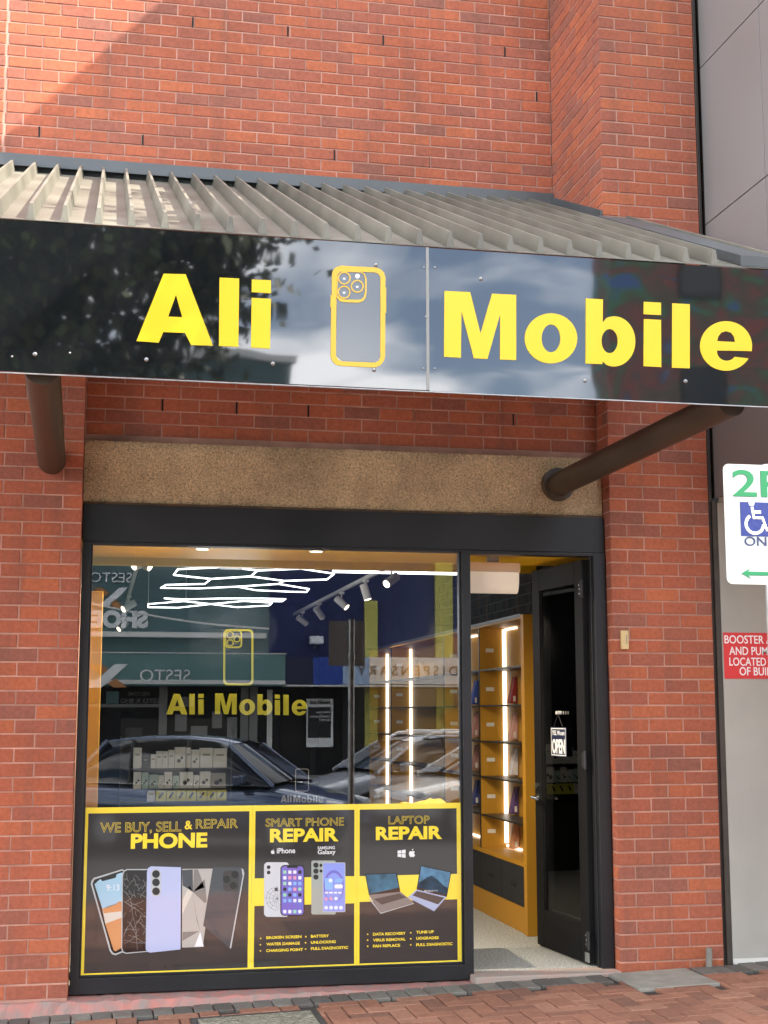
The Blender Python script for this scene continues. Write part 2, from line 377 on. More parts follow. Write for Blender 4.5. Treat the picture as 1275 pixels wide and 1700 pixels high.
o = MB().hexa([(c[0],c[2],gz(c[0])-.02),(c[1],c[2],gz(c[1])-.02),(c[1],c[3],gz(c[1])-.02),(c[0],c[3],gz(c[0])-.02),
      (c[0]+.004,c[2]+.004,gz(c[0])+.003),(c[1]-.004,c[2]+.004,gz(c[1])+.003),(c[1]-.004,c[3]-.004,gz(c[1])+.003),(c[0]+.004,c[3]-.004,gz(c[0])+.003)]).build('slab_cover', M_conc, bevel=.004)
tag(o, 'plain grey concrete slab cover in the pavement beside the right brick pier', 'slab cover')
# ------------------------------------------------------------------ brick building
BLD = thing('brick_building', 'red brick building with the shopfront, its piers, lintel and deep upper wall', 'building', (-1.7,0,0))
BT = .010
def brick_wall(mb, origin, u, n, length, rows, lead=0.0, parity=0, from_right=False, half0=None, skip=None, slits=()):
    """bricks on a plane: origin (Vector) at u=0,z=0; u along, n outward; rows range; alternate rows start with a half brick"""
    L_ = .24; c = .0028; pr = .0045
    for r in rows:
        z0, z1 = r*H+BT/2, (r+1)*H-BT/2
        half = ((r+parity) % 2 == 0)
        x = -( .12 if half else 0.0) - lead
        while x < length-.005:
            x0, x1 = x+BT/2, x+L_-BT/2
            if x < 0: x0 = 0.0
            if x+L_ > length: x1 = length
            x += L_
            if x1-x0 < .02 or x1 <= 0: continue
            if x0 < 0: x0 = 0
            a = random.random(); a = a if random.random() > .08 else a*.15
            if abs(x1-x0) < .13 and random.random() < .4: a *= .25
            j = lambda: random.uniform(-.0012, .0012)
            p0, p1, q0, q1 = (length-x1, length-x0, z0, z1) if from_right else (x0, x1, z0, z1)
            q0 += j(); q1 += j(); pr_ = pr+j()
            if skip and skip((p0+p1)/2, (q0+q1)/2): continue
            def P(s, z, d): return origin + u*s + Vector((0,0,z)) + n*d
            vs = [P(p0,q0,-.002),P(p1,q0,-.002),P(p1,q1,-.002),P(p0,q1,-.002),P(p0,q0,pr_-c),P(p1,q0,pr_-c),P(p1,q1,pr_-c),P(p0,q1,pr_-c),
                  P(p0+c,q0+c,pr_),P(p1-c,q0+c,pr_),P(p1-c,q1-c,pr_),P(p0+c,q1-c,pr_)]
            t = (a, random.random(), random.random())
            mb.add(vs, [(0,1,5,4),(1,2,6,5),(2,3,7,6),(3,0,4,7),(4,5,9,8),(5,6,10,9),(6,7,11,10),(7,4,8,11),(8,9,10,11)], 0, False, t)
    for (s, r) in slits:
        z0, z1 = r*H+.004, (r+1)*H-.004
        pts = [origin+u*s_+Vector((0,0,z_))+n*d for d in (0,.0055) for (s_, z_) in ((s-.006,z0),(s+.006,z0),(s+.006,z1),(s-.006,z1))]
        mb.hexa(pts, 2)
UX = Vector((1,0,0)); UY = Vector((0,1,0)); NYm = Vector((0,-1,0)); NXm = Vector((-1,0,0))
MP = .0045   # brick proudness: mortar sits this far behind the nominal face
def wall_mats(): return [M_brick, M_mortar, M_slit]
# right pier (front + left side)
mb = MB(); mb.box(MP, .71, MP, .235, -.3, 3.6, 1); mb.box(MP, .71, MP, 1.4, 3.6, 11.2, 1)
brick_wall(mb, Vector((0,MP,0)), UX, NYm, .71, range(0, 130), parity=1)
brick_wall(mb, Vector((MP,0,0)), UY, NXm, 1.0655, range(56, 130), parity=0)
brick_wall(mb, Vector((MP,0,0)), UY, NXm, .2155, range(0, 56), parity=0)
mb.box(.585,.6,-.006,.001,0,.001,2)
mb.build('brick_pier', wall_mats(), BLD)
# left pier
mb = MB(); mb.box(-5.6, -3.455-MP, MP, .9, -.3, 4.55, 1)
brick_wall(mb, Vector((-5.6,MP,0)), UX, NYm, 2.145, range(0, 52), parity=0, from_right=True)
brick_wall(mb, Vector((-3.455-MP,0,0)), UY, Vector((1,0,0)), .22, range(0, 52), parity=1)
mb.build('brick_pier', wall_mats(), BLD)
# recessed upper wall with the control joint
mb = MB(); mb.box(-6.5, -.002, 1.07+MP, 1.5, 3.6, 11.2, 1)
sl = [(-3.851+4.09, 67), (-3.117+4.09, 67), (-1.704+4.09, 67), (-.973+4.09, 67), (-2.773+4.09, 78), (-2.062+4.09, 78), (-1.331+4.09, 78), (-.368+4.09, 78), (-.115+4.09, 74)]
brick_wall(mb, Vector((-4.09,1.07+MP,0)), UX, NYm, 4.085, range(62, 130), parity=0, from_right=True, slits=sl)
brick_wall(mb, Vector((-6.5,1.07+MP,0)), UX, NYm, 2.395, range(62, 130), parity=1, from_right=True)
mb.build('upper_wall', wall_mats(), BLD)
# spandrel above the lintel
mb = MB(); mb.box(-3.455, 0, .22+MP, .9, 3.395, 4.9, 1)
brick_wall(mb, Vector((-3.45,.22+MP,0)), UX, NYm, 3.445, range(40, 56), parity=1, slits=[(x+3.45, 42) for x in (-2.967,-2.485,-2.01,-1.301,-.597)])
mb.build('spandrel', wall_mats(), BLD)
# lintel: slightly uneven roughcast beam
mb = MB(); nx, nz = 110, 14; vs = []; fs = []
rl = random.Random(5)
for j in range(nz+1):
    for i in range(nx+1):
        x = -3.452+3.446*i/nx; z = 2.992+.395*j/nz; e = 0 if 0 < j < nz else .012
        if j in (0, nz): z += rl.uniform(-.006, .006)
        vs.append((x, .128+rl.uniform(-.004,.004)+e, z))
for j in range(nz):
    for i in range(nx): fs.append((j*(nx+1)+i, j*(nx+1)+i+1, (j+1)*(nx+1)+i+1, (j+1)*(nx+1)+i))
mb.add(vs, fs, 0, True); mb.box(-3.453,-.004,.142,.6,2.99,3.388)
lint = mb.build('lintel', M_lintel, BLD)
def stain_lintel():
    nt = M_lintel.node_tree; N = nt.nodes; L = nt.links; b = N['Principled BSDF']; src = b.inputs['Base Color'].links[0].from_socket
    tc = N.new('ShaderNodeTexCoord'); n = N.new('ShaderNodeTexNoise'); n.inputs['Scale'].default_value = 2.6; n.inputs['Detail'].default_value = 9; n.inputs['Roughness'].default_value = .65; L.new(tc.outputs['Object'], n.inputs['Vector'])
    m = N.new('ShaderNodeMapRange'); m.inputs[1].default_value = .35; m.inputs[2].default_value = .68; m.inputs[3].default_value = .72; m.inputs[4].default_value = 1.18; L.new(n.outputs['Fac'], m.inputs[0])
    v = N.new('ShaderNodeTexVoronoi'); v.inputs['Scale'].default_value = 42; L.new(tc.outputs['Object'], v.inputs['Vector'])
    p = N.new('ShaderNodeMapRange'); p.inputs[1].default_value = .10; p.inputs[2].default_value = .26; p.inputs[3].default_value = .45; p.inputs[4].default_value = 1; L.new(v.outputs['Distance'], p.inputs[0])
    k = N.new('ShaderNodeMath'); k.operation = 'MULTIPLY'; L.new(m.outputs[0], k.inputs[0]); L.new(p.outputs[0], k.inputs[1])
    x = N.new('ShaderNodeMixRGB'); x.blend_type = 'MULTIPLY'; x.inputs[0].default_value = 1; L.new(src, x.inputs[1]); L.new(k.outputs[0], x.inputs[2]); L.new(x.outputs[0], b.inputs['Base Color'])
stain_lintel()
mb = MB(); mb.box(-3.45,-.005,.122,.3,2.978,2.993)
mb.build('lintel_edge', mat('rusty_lintel_edge', (.15,.07,.03), .9, noise=.6, nscale=14, dirt=(.05,.04,.03), bump=.8, bscale=60), BLD)
# plinth under the shop window, painted pink and chipped
mb = MB(); nx = 90; vs = []; fs = []; rp = random.Random(9)
for i in range(nx+1):
    x = -5.6 + (5.6-.97)*i/nx; g = gz(x)-.02
    t = -.008 if x < -.9 else -.008
    vs += [(x,-.055-rp.uniform(0,.02),g),(x,-.03-rp.uniform(0,.012),-.012+rp.uniform(-.01,.004)),(x,.2,-.004)]
for i in range(nx):
    a = i*3; fs += [(a,a+3,a+4,a+1),(a+1,a+4,a+5,a+2)]
mb.add(vs, fs, 0, False).build('plinth', M_plinth, BLD)
MB().box(-.97,.0,-.035,.3,-.1,.036).build('threshold', mat('worn_pink_threshold', (.30,.19,.155), .85, noise=.5, nscale=7, dirt=(.3,.27,.23), bump=.4, bscale=40), BLD, .008)
# upper body of the building behind the wall and above the shop
MB().box(-6.4,.7,1.5,14.2,3.5,11.1).build('building_body', M_blackm, BLD)
# header panel of the shopfront
MB().box(-3.447,-.006,.098,.20,2.737,2.976).build('header_panel', M_black, BLD, .003)
# window frame (one part) and its pane (sub-part)
mb = MB(); FY0, FY1 = .088, .19
mb.box(-3.447,-3.395,FY0,FY1,.002,2.735); mb.box(-1.003,-.945,FY0,FY1,.002,2.735)
mb.box(-3.395,-1.003,FY0,FY1,.002,.094); mb.box(-3.395,-1.003,FY0+.004,FY1,2.722,2.7365)
mb.box(-3.395,-3.383,FY0+.03,FY1-.02,.094,2.722); mb.box(-1.015,-1.003,FY0+.03,FY1-.02,.094,2.722); mb.box(-3.383,-1.015,FY0+.03,FY1-.02,.094,.108)
wf = mb.build('window_frame', M_black, BLD, .002)
MB().box(-3.383,-1.015,.127,.133,.108,2.722).build('pane', M_glass, wf)
# door frame + door leaf
mb = MB(); mb.box(-.088,-.006,FY0,FY1,.03,2.735); mb.box(-.945,-.088,FY0+.002,FY1,2.712,2.735); mb.box(-.1,-.086,.13,.2,.03,2.712)
mb.build('door_frame', M_black, BLD, .003)
M_doorb = mat('black_door_paint', (.008,.0078,.008), .55, spec=.12, noise=.2, nscale=3)
def door():
    hx, hy = -.098, .185
    ang = math.atan2(.80, -.075)
    u = Vector((math.cos(ang), math.sin(ang), 0)); n = Vector((-math.sin(ang), math.cos(ang), 0))   # n faces -X side
    if n.x > 0: n = -n
    Wd, T = .87, .044
    def P(s, d, z): return Vector((hx,hy,0)) + u*s + n*d + Vector((0,0,z))
    def bx(mb, s0, s1, d0, d1, z0, z1, m=0):
        mb.hexa([P(s0,d0,z0),P(s1,d0,z0),P(s1,d1,z0),P(s0,d1,z0),P(s0,d0,z1),P(s1,d0,z1),P(s1,d1,z1),P(s0,d1,z1)], m)
    z0, z1 = .05, 2.70
    f = MB(); bx(f,0,.13,0,T,z0,z1); bx(f,Wd-.13,Wd,0,T,z0,z1); bx(f,.13,Wd-.13,0,T,z0,z0+.25); bx(f,.13,Wd-.13,0,T,z1-.155,z1)
    bx(f,.13,.142,.008,T-.008,z0+.25,z1-.155); bx(f,Wd-.142,Wd-.13,.008,T-.008,z0+.25,z1-.155)
    d = f.build('door', M_doorb, BLD, .003)
    g = MB(); bx(g,.142,Wd-.142,T*.4,T*.6,z0+.25,z1-.155); g.build('pane', M_dglass, d)
    h = MB(); s = Wd-.055
    h.tube([P(s,T,1.075),P(s,T+.05,1.075)], .011, 10); h.tube([P(s,T+.05,1.075),P(s-.12,T+.055,1.07)], .010, 10)
    h.tube([P(s,T-.002,1.075),P(s,T+.008,1.075)], .027, 16); h.build('handle', M_chrome, d)
    h = MB(); h.tube([P(s,-.05,1.075),P(s-.12,-.05,1.07)], .010, 10); h.tube([P(s,0,1.075),P(s,-.05,1.075)], .011, 10); h.build('handle', M_chrome, d)
    k = MB(); k.tube([P(s,T-.002,1.155),P(s,T+.018,1.155)], .022, 16); k.build('lock', M_chrome, d)
    for z in (.2, 1.36, 2.5):
        q = MB(); q.tube([P(-.008,T+.006,z-.06),P(-.008,T+.006,z+.06)], .011, 10); bx(q,.0,.05,T,T+.004,z-.05,z+.05)
        for dz in (-.03,0,.03): q.tube([P(.03+abs(dz)*.3,T+.003,z+dz),P(.03+abs(dz)*.3,T+.007,z+dz)], .005, 8, 1)
        q.build('hinge', [M_blackm, M_chrome], d)
    q = MB(); bx(q,0,.06,T,T+.006,.06,.12); q.build('corner_bracket', M_steel, d)
    # OPEN sign hangs on the pane
    sg = thing('open_sign', 'small dark blue OPEN sign hanging on the open door pane', 'sign', tuple(P(.44,T+.004,1.48)))
    L0, L1, zb, zt = .295, .555, 1.372, 1.572
    b = MB(); bx(b, L0, L1, T+.002, T+.006, zb, zt); b.build('board', mat('dark_navy_board', (.008,.014,.05), .4), sg, .004)
    b = MB(); e = .006
    for (a0,a1,c0,c1) in ((L0+e,L1-e,zt-2*e,zt-e),(L0+e,L1-e,zb+e,zb+2*e),(L0+e,L0+2*e,zb+2*e,zt-2*e),(L1-2*e,L1-e,zb+2*e,zt-2*e)): bx(b,a0,a1,T+.0062,T+.007,c0,c1)
    b.build('border', M_white, sg)
    text('lettering', 'YES, We are', M_white, P(L1-.025,T+.0066,1.518), .21, .032, sg, u=-u, n=n, bold=.02)
    text('lettering', 'OPEN', M_white, P(L1-.022,T+.0066,1.392), .216, .098, sg, u=-u, n=n, bold=.035)
    b = MB(); b.tube([P(L0+.05,T+.006,zt),P(.425,T+.006,zt+.09)], .0025, 6); b.tube([P(L1-.05,T+.006,zt),P(.425,T+.006,zt+.09)], .0025, 6); b.build('cord', M_blackm, sg)
    b = MB(); b.tube([P(.425,T*.6,zt+.10),P(.425,T+.02,zt+.10)], .012, 12); b.build('suction_cup', M_offw, sg)
door()
# ------------------------------------------------------------------ awning
AW = thing('awning', 'ribbed steel awning roof over the shopfront, carried on two brown pipes', 'awning', (-2.2,-.6,3.9))
XL, XR = -5.2, .165
def zr(y): return 4.0 + .459*(y+2.2)
mb = MB(); t = .004
ya, yb = -2.19, 1.06
def slab(mb, x0, x1, y0, y1, d0, d1, m=0):
    mb.hexa([(x0,y0,zr(y0)+d0),(x1,y0,zr(y0)+d0),(x1,y1,zr(y1)+d0),(x0,y1,zr(y1)+d0),(x0,y0,zr(y0)+d1),(x1,y0,zr(y0)+d1),(x1,y1,zr(y1)+d1),(x0,y1,zr(y1)+d1)], m)
slab(mb, XL, -.004, ya, yb, -.004, 0); slab(mb, -.004, XR, ya, -.012, -.004, 0)
x = -3.389; 
while x > XL: x -= .159
x += .159
while x < -.06:
    h = .082; y1 = yb-.02
    mb.hexa([(x-.020,ya,zr(ya)+.001),(x+.020,ya,zr(ya)+.001),(x+.020,y1,zr(y1)+.001),(x-.020,y1,zr(y1)+.001),
             (x-.008,ya,zr(ya)+h),(x+.008,ya,zr(ya)+h),(x+.008,y1-.03,zr(y1-.03)+h),(x-.008,y1-.03,zr(y1-.03)+h)])
    x += .159
mb.build('roof_sheet', M_roof, AW)
mb = MB()   # rear flashing with a turned lip
z = zr(yb)
mb.hexa([(XL,1.035,z+.035),(-.002,1.035,z+.035),(-.002,1.064,z+.035),(XL,1.064,z+.035),(XL,1.045,z+.125),(-.002,1.045,z+.125),(-.002,1.064,z+.125),(XL,1.064,z+.125)])
mb.hexa([(XL,.985,z+.012),(-.002,.985,z+.012),(-.002,1.035,z+.028),(XL,1.035,z+.028),(XL,.985,z+.018),(-.002,.985,z+.018),(-.002,1.035,z+.036),(XL,1.035,z+.036)])
mb.box(XL, -.012, 1.03, 1.034, z-.01, z+.03)
mb.build('rear_flashing', M_flash, AW)
mb = MB()   # sloping flashing along the side of the pier and the flat end strip in front of it
mb.hexa([(-.018,.0,zr(0)+.004),(-.002,.0,zr(0)+.004),(-.002,1.03,zr(1.03)+.004),(-.018,1.03,zr(1.03)+.004),(-.018,.0,zr(0)+.10),(-.002,.0,zr(0)+.10),(-.002,1.03,zr(1.03)+.10),(-.018,1.03,zr(1.03)+.10)])
slab(mb, -.055, -.019, -.0, 1.02, .003, .007); slab(mb, -.055, XR-.004, -2.18, -.016, .003, .060)
mb.build('side_flashing', M_flash, AW)
mb = MB(); slab(mb, XR-.003, XR+.018, -2.2, -.02, -.05, .075); mb.build('end_trim', M_roof, AW, .003)
mb = MB(); mb.box(XL, XR, -2.15, -2.05, 3.60, 3.72); mb.box(XL, XR, -2.17, -2.13, 3.27, 3.97)
for x in (-4.9, -3.62, -2.0, -.35): mb.hexa([(x-.04,-2.05,zr(-2.05)-.12),(x+.04,-2.05,zr(-2.05)-.12),(x+.04,.2,zr(.2)-.12),(x-.04,.2,zr(.2)-.12),(x-.04,-2.05,zr(-2.05)-.02),(x+.04,-2.05,zr(-2.05)-.02),(x+.04,.2,zr(.2)-.02),(x-.04,.2,zr(.2)-.02)])
mb.build('support_frame', M_brown, AW)
o = MB().tube([(-3.648,.0,3.222),(-3.632,-2.12,3.30)], .085, 32).build('support_pipe', M_pipe, AW)
mb = MB().tube([(-.325,.126,3.195),(-.10,-2.1,3.295)], .082, 32)
mb.tube([(-.326,.13,3.194),(-.322,.085,3.197)], .112, 32); o = mb.build('support_pipe', M_pipe, AW, .004)
o['label'] = 'brown support pipe with a flange fixed to the lintel'
# ------------------------------------------------------------------ fascia sign
def fascia_mat():
    m = mat('glossy_black_sign_face', (.006,.007,.008), .03, coat=0, ior=1.85); nt = m.node_tree; N = nt.nodes; L = nt.links; b = N['Principled BSDF']
    tc = N.new('ShaderNodeTexCoord'); mp = N.new('ShaderNodeMapping'); mp.inputs['Scale'].default_value = (1.3,1,2.6); L.new(tc.outputs['Object'], mp.inputs[0])
    n = N.new('ShaderNodeTexNoise'); n.inputs['Scale'].default_value = 1.6; n.inputs['Detail'].default_value = 1; L.new(mp.outputs[0], n.inputs['Vector'])
    n2 = N.new('ShaderNodeTexNoise'); n2.inputs['Scale'].default_value = 40; n2.inputs['Detail'].default_value = 3; L.new(tc.outputs['Object'], n2.inputs['Vector'])
    a = N.new('ShaderNodeMath'); a.operation = 'MULTIPLY_ADD'; a.inputs[1].default_value = .0025; L.new(n2.outputs['Fac'], a.inputs[0]); L.new(n.outputs['Fac'], a.inputs[2])
    bp = N.new('ShaderNodeBump'); bp.inputs['Strength'].default_value = .35; bp.inputs['Distance'].default_value = .0025; L.new(a.outputs[0], bp.inputs['Height']); L.new(bp.outputs[0], b.inputs['Normal'])
    return m
M_face = fascia_mat()
M_rivet = mat('dull_rivet_metal', (.26,.26,.26), .3, metal=.9)
FS = thing('fascia_sign', 'long glossy black fascia sign reading Ali Mobile in yellow letters on the awning edge', 'sign', (-2.5,-2.2,3.26))
MB().box(XL, -1.7575, -2.200, -2.1965, 3.256, 3.992).build('sign_panel', M_face, FS)
MB().box(-1.7565, .170, -2.2005, -2.197, 3.252, 3.990).build('sign_panel', M_face, FS)
MB().box(-1.772, -1.757, -2.2022, -2.2002, 3.256, 3.992).build('joint_strip', M_grey, FS)
MB().box(XL, .17, -2.203, -2.19, 3.246, 3.2505).build('bottom_edge', M_steel, FS)
za = lambda p: (p[0]/1.992, 360+p[1]/1.992)
zb_ = lambda p: (635+p[0]/1.992, 360+p[1]/1.992)
YL = -2.2022
ali = [[(451,411),(541,188),(614,190),(704,426),(632,424),(612,384),(540,381),(525,416)], [(582,258),(556,330),(603,332)],
       [(726,201),(791,204),(788,430),(724,427)], [(833,207),(896,210),(896,253),(832,249)], [(832,268),(896,271),(893,436),(830,432)]]
art('lettering', ali, M_yellow, YL, FS, za, .0012)
def arc(cx, cy, rx, ry, a0, a1, n=16): return [(cx+rx*math.cos(math.radians(a0+(a1-a0)*i/n)), cy+ry*math.sin(math.radians(a0+(a1-a0)*i/n))) for i in range(n+1)]
mob = [[(205,245),(290,249),(324,386),(362,254),(442,258),(442,474),(388,472),(389,322),(347,470),(302,468),(261,312),(259,466),(203,463)],
       circ(557,402,87,83,40), circ(557,402,31,46,30),
       [(671,485),(672,270),(729,273),(728,350)]+arc(766,412,70,83,-112,112,28)+[(728,478),(727,487)], circ(751,411,27,40,28),
       [(864,281),(921,284),(921,325),(863,322)], [(864,338),(921,341),(922,497),(863,494)], [(958,286),(1016,289),(1016,501),(957,499)],
       [(1221,444)]+arc(1136,427,86,82,0,-320,40)[0:1]+arc(1136,427,86,82,-6,-330,44)+[(1164,463)]+arc(1138,445,32,31,35,175,12)+[(1106,442)],
       [(1107,411),(1110,396),(1120,383),(1136,378),(1152,383),(1162,396),(1166,414)]]
art('lettering', mob, M_yellow, YL, FS, zb_, .0012)
zc = lambda p: (520+p[0]/5.3125, 420+p[1]/5.3125)
out = [(165,190),(172,160),(195,128),(240,112),(550,128),(590,142),(622,170),(637,215),(636,300),(643,310),(643,525),(636,535),(634,915),(622,955),(590,992),(540,1010),(245,996),(200,985),(170,955),(153,915),(158,480),(150,478),(155,372),(163,370)]
inn = [(209,190),(214,170),(240,158),(545,172),(572,180),(590,205),(595,300),(590,920),(578,950),(548,967),(262,957),(225,945),(200,905),(205,400),(215,412),(240,428),(275,434),(400,437),(440,422),(462,395),(470,350),(470,225),(455,185),(440,170)]
# case outline, back and camera island
art('phone_emblem', [out, [(209,190),(214,170),(240,158),(545,172),(572,182),(592,210),(592,915),(578,950),(548,967),(262,957),(225,945),(200,905),(205,400)]], M_cream_y, YL, FS, zc, .001)
M_emb = mat('dark_grey_emblem_fill', (.055,.06,.065), .12, ior=1.7)
art('phone_emblem_fill', [[(212,195),(240,162),(545,176),(588,215),(588,915),(545,963),(262,953),(204,905),(209,400)]], M_emb, YL+.0006, FS, zc, .0004)
isl_o = [(206,390),(209,190),(216,170),(240,157),(425,166),(455,185),(471,225),(470,350),(462,395),(440,424),(400,438),(275,434),(235,425)]
isl_i = [(213,375),(216,190),(240,164),(420,172),(446,190),(457,225),(456,345),(447,385),(428,406),(395,413),(280,410),(240,400)]
art('camera_island', [isl_o, isl_i], M_cream_y, YL-.0022, FS, zc, .0006)
for cx, cy in ((273,222),(272,346),(388,294)):
    art('lens_ring', [circ(cx,cy,57), circ(cx,cy,46)], M_cream_y, YL-.0022, FS, zc, .0006)
    art('lens_glint', [circ(cx,cy+4,12,8)], M_white, YL-.0012, FS, zc, .0003)
art('flash_dot', [circ(390,204,20)], M_white, YL-.0012, FS, zc, .0003)
for px, py in ((58,588),(116,586),(243,597),(453,604),(624,440),(621,614),(704,444),(722,444),(798,463),(707,526),(703,612),(722,612),(971,632),(1138,633),(20,592)):
    p = at(px, py, -2.2); r = .0115 if (px, py) in ((58,588),(243,597),(453,604),(798,463),(971,632),(1138,633),(621,614),(624,440)) else .006
    mb = MB(); vs = []; n = 10
    for k, (rr, dd) in enumerate(((1,0),(.85,.45),(.4,.75))): vs += [(p.x+r*rr*math.cos(2*math.pi*i/n), -2.2003-r*dd, p.z+r*rr*math.sin(2*math.pi*i/n)) for i in range(n)]
    vs.append((p.x,-2.2003-r*.85,p.z)); fs = []
    for k in range(2):
        for i in range(n): fs.append((k*n+i, k*n+(i+1) % n, (k+1)*n+(i+1) % n, (k+1)*n+i))
    for i in range(n): fs.append((2*n+i, 2*n+(i+1) % n, 3*n))
    mb.add(vs, fs, 0, True).build('rivet', M_rivet, FS)
# ------------------------------------------------------------------ neighbouring building on the right
NB = thing('grey_panel_building', 'grey metal clad building with an overhanging upper storey, beyond the right brick pier', 'building', (3,0,0))
PX = .755
mb = MB(); zs = [3.115, 5.055, 6.215, 7.4, 8.55, 9.7, 10.85]; ys = [-1.4, -.915, .0]
g = .007
for a, b in zip(zs[:-1], zs[1:]):
    for c_, d_ in zip(ys[:-1], ys[1:]): mb.box(PX, PX+.03, c_+g/2, d_-g/2, a+g/2, b-g/2)
    xx = PX+.035
    while xx < 12: mb.box(xx, min(xx+1.8, 12)-g, -1.43, -1.40, a+g/2, b-g/2); xx += 1.8
mb.build('wall_panel', M_panel, NB, .002)
MB().box(PX+.012, 12, -1.395, 13, 3.125, 10.84).build('wall_backing', M_brown, NB)
MB().box(PX+.03, 12, -1.39, -.001, 3.09, 3.123).build('soffit', M_beige, NB)
MB().box(.775, 12, .0, .25, .05, 3.088).build('lower_wall', M_beige, NB)
mb = MB(); mb.box(.722, .770, .03, .2, -.1, 3.10); mb.box(.738, .774, .004, .03, .03, 3.10); mb.build('corner_trim', M_brown, NB, .002)
mb = MB(); mb.box(.713, .722, -.004, .1, 3.1, 11); mb.box(.7235, .742, .012, .1, 3.105, 11); mb.build('joint_cover', M_brown, NB, .002)
MB().box(.775, 12, -.006, -.0005, .05, .085).build('base_strip', M_offw, NB)
mb = MB(); mb.box(1.5, 12, -4.4, -1.5, 3.15, 3.45); mb.build('added_shade_awning', M_panel, NB, .01)  # awning added out of view to keep the sun off the pavement
RS = thing('fire_sign', 'red fire booster sign with white lettering on the beige wall', 'sign', (1.1,0,2.05))
MB().box(.783, 1.452, -.006, -.0002, 1.897, 2.206).build('sign_face', M_red, RS, .001)
for s, px, py, wd in (('BOOSTER ASSEMBLY',1203,1068,.60),('AND PUMPROOM',1211,1087,.50),('LOCATED AT REAR',1211,1105,.52),('OF BUILDING',1228,1121,.385)):
    p = at(px, py, -.0066); text('lettering', s, M_white, (p.x,-.0066,p.z), wd, .054, RS, bold=.008)
# ------------------------------------------------------------------ parking sign on its pole
PS = thing('parking_sign', 'white disabled parking sign with green 2P on a steel pole at the kerb', 'sign', (-.965,-4.2,gz(-.965)))
z0 = gz(-.965)-.05
MB().tube([(-.962,-4.19,z0),(-.962,-4.19,2.56)], .03, 20).build('pole', M_steel, PS)
for z in (2.2, 2.45): MB().tube([(-.962,-4.190,z-.02),(-.962,-4.190,z+.02)], .036, 20).box(-1.0,-.924,-4.246,-4.215,z-.015,z+.015).build('bracket', M_steel, PS)
yS = -4.252; x0, x1, zb0, zt0 = -1.171, -.821, 2.118, 2.548
me = curve_mesh([rrect(x0, zb0, x1, zt0, .022)], ext=.0012); place2d(me, Vector((0,yS+.0015,0)), X_, Z_, NY); obj_from_mesh('sign_plate', me, PS, M_signw)
def sp(u, v): return (x0+u*(x1-x0), zt0-v*(zt0-zb0))
text('lettering', '2P', M_green, (x0+.034,yS-.0006,zt0-.116), .20, .095, PS, bold=.012, t=.0004)
bx0, bx1, bz0, bz1 = x0+.060, x0+.290, zt0-.258, zt0-.136
MB().box(bx0,bx1,yS-.0008,yS-.0002,bz0,bz1).build('blue_square', M_blue, PS)
wc = bx0+.060; wz = bz0+.040; WS = 1.28
def st(name, lines, r, m): 
    me = curve_mesh(lines, bevel=r, closed=False); place2d(me, Vector((0,yS-.0012,0)), X_, Z_, NY, .12); return obj_from_mesh(name, me, PS, m)
def wp(a, b): return (wc+WS*a, wz+WS*b)
st('wheelchair_symbol', [[wp(-.012,.050),wp(-.008,.020),wp(.018,.020),wp(.030,-.014),wp(.038,-.012)], [wp(-.010,.036),wp(.014,.036)],
   [wp(-.006+.026*math.cos(math.radians(a)), .002+.026*math.sin(math.radians(a))) for a in range(120, 365, 12)]], .0058, M_white)
me = curve_mesh([circ(*wp(-.013, .061), .0105)], ext=.0004); place2d(me, Vector((0,yS-.0012,0)), X_, Z_, NY); obj_from_mesh('wheelchair_symbol_head', me, PS, M_white)
text('lettering', 'ONLY', M_navy, (x0+.072,yS-.0006,zt0-.292), .150, .032, PS, bold=.004, t=.0004)
me = curve_mesh([[(x0+.056,zb0+.039),(x0+.092,zb0+.058),(x0+.081,zb0+.0455),(x1-.05,zb0+.0455),(x1-.05,zb0+.0325),(x0+.081,zb0+.0325),(x0+.092,zb0+.020)]], ext=.0004)
place2d(me, Vector((0,yS-.0006,0)), X_, Z_, NY); obj_from_mesh('arrow', me, PS, M_green)
# ------------------------------------------------------------------ small fittings on the wall
DB = thing('doorbell', 'small beige doorbell box on the right brick pier', 'doorbell', (.077,-.01,2.15))
MB().box(.052,.102,-.028,.0,2.087,2.21).build('casing', mat('aged_beige_plastic', (.58,.43,.2), .45), DB, .004)
MB().box(.083,.089,-.0295,-.028,2.12,2.18).build('button', M_grey, DB, .001)
o = MB().tube([(.588,-.04,.02),(.590,-.045,.165)], [.022,.02], 12).build('pipe_stub', M_conc); tag(o, 'short grey pipe stub standing at the foot of the right brick pier', 'pipe stub')
# ------------------------------------------------------------------ posters and decal on the window
YP = .1265
M_pblk = mat('poster_black', (.040,.037,.035), .5)
M_pyel = mat('poster_yellow', (.86,.66,.05), .5)
M_ptxt = mat('poster_text_yellow', (.90,.67,.05), .5)
M_plav = mat('poster_lavender', (.42,.46,.66), .5); M_pgry = mat('poster_grey', (.055,.062,.07), .5); M_psil = mat('poster_silver', (.45,.46,.46), .5)
M_psky = mat('poster_sky', (.32,.5,.62), .5); M_psand = mat('poster_sand', (.56,.25,.1), .5); M_pwave = mat('poster_wave', (.6,.55,.47), .5)
M_pink = mat('poster_black_ink', (.008,.008,.009), .5); M_pwht = mat('poster_white', (.75,.75,.75), .5); M_pcrk = mat('poster_crack_white', (.5,.5,.48), .5)
M_pblu = mat('poster_phone_blue', (.11,.13,.42), .5, noise=.5, nscale=14, dirt=(.22,.10,.42)); M_pbl2 = mat('poster_phone_sky', (.25,.3,.72), .5)
M_plap = mat('poster_laptop_screen', (.06,.15,.22), .5, noise=.8, nscale=9, dirt=(.02,.035,.05)); M_plk = mat('poster_keyboard', (.05,.05,.05), .5)
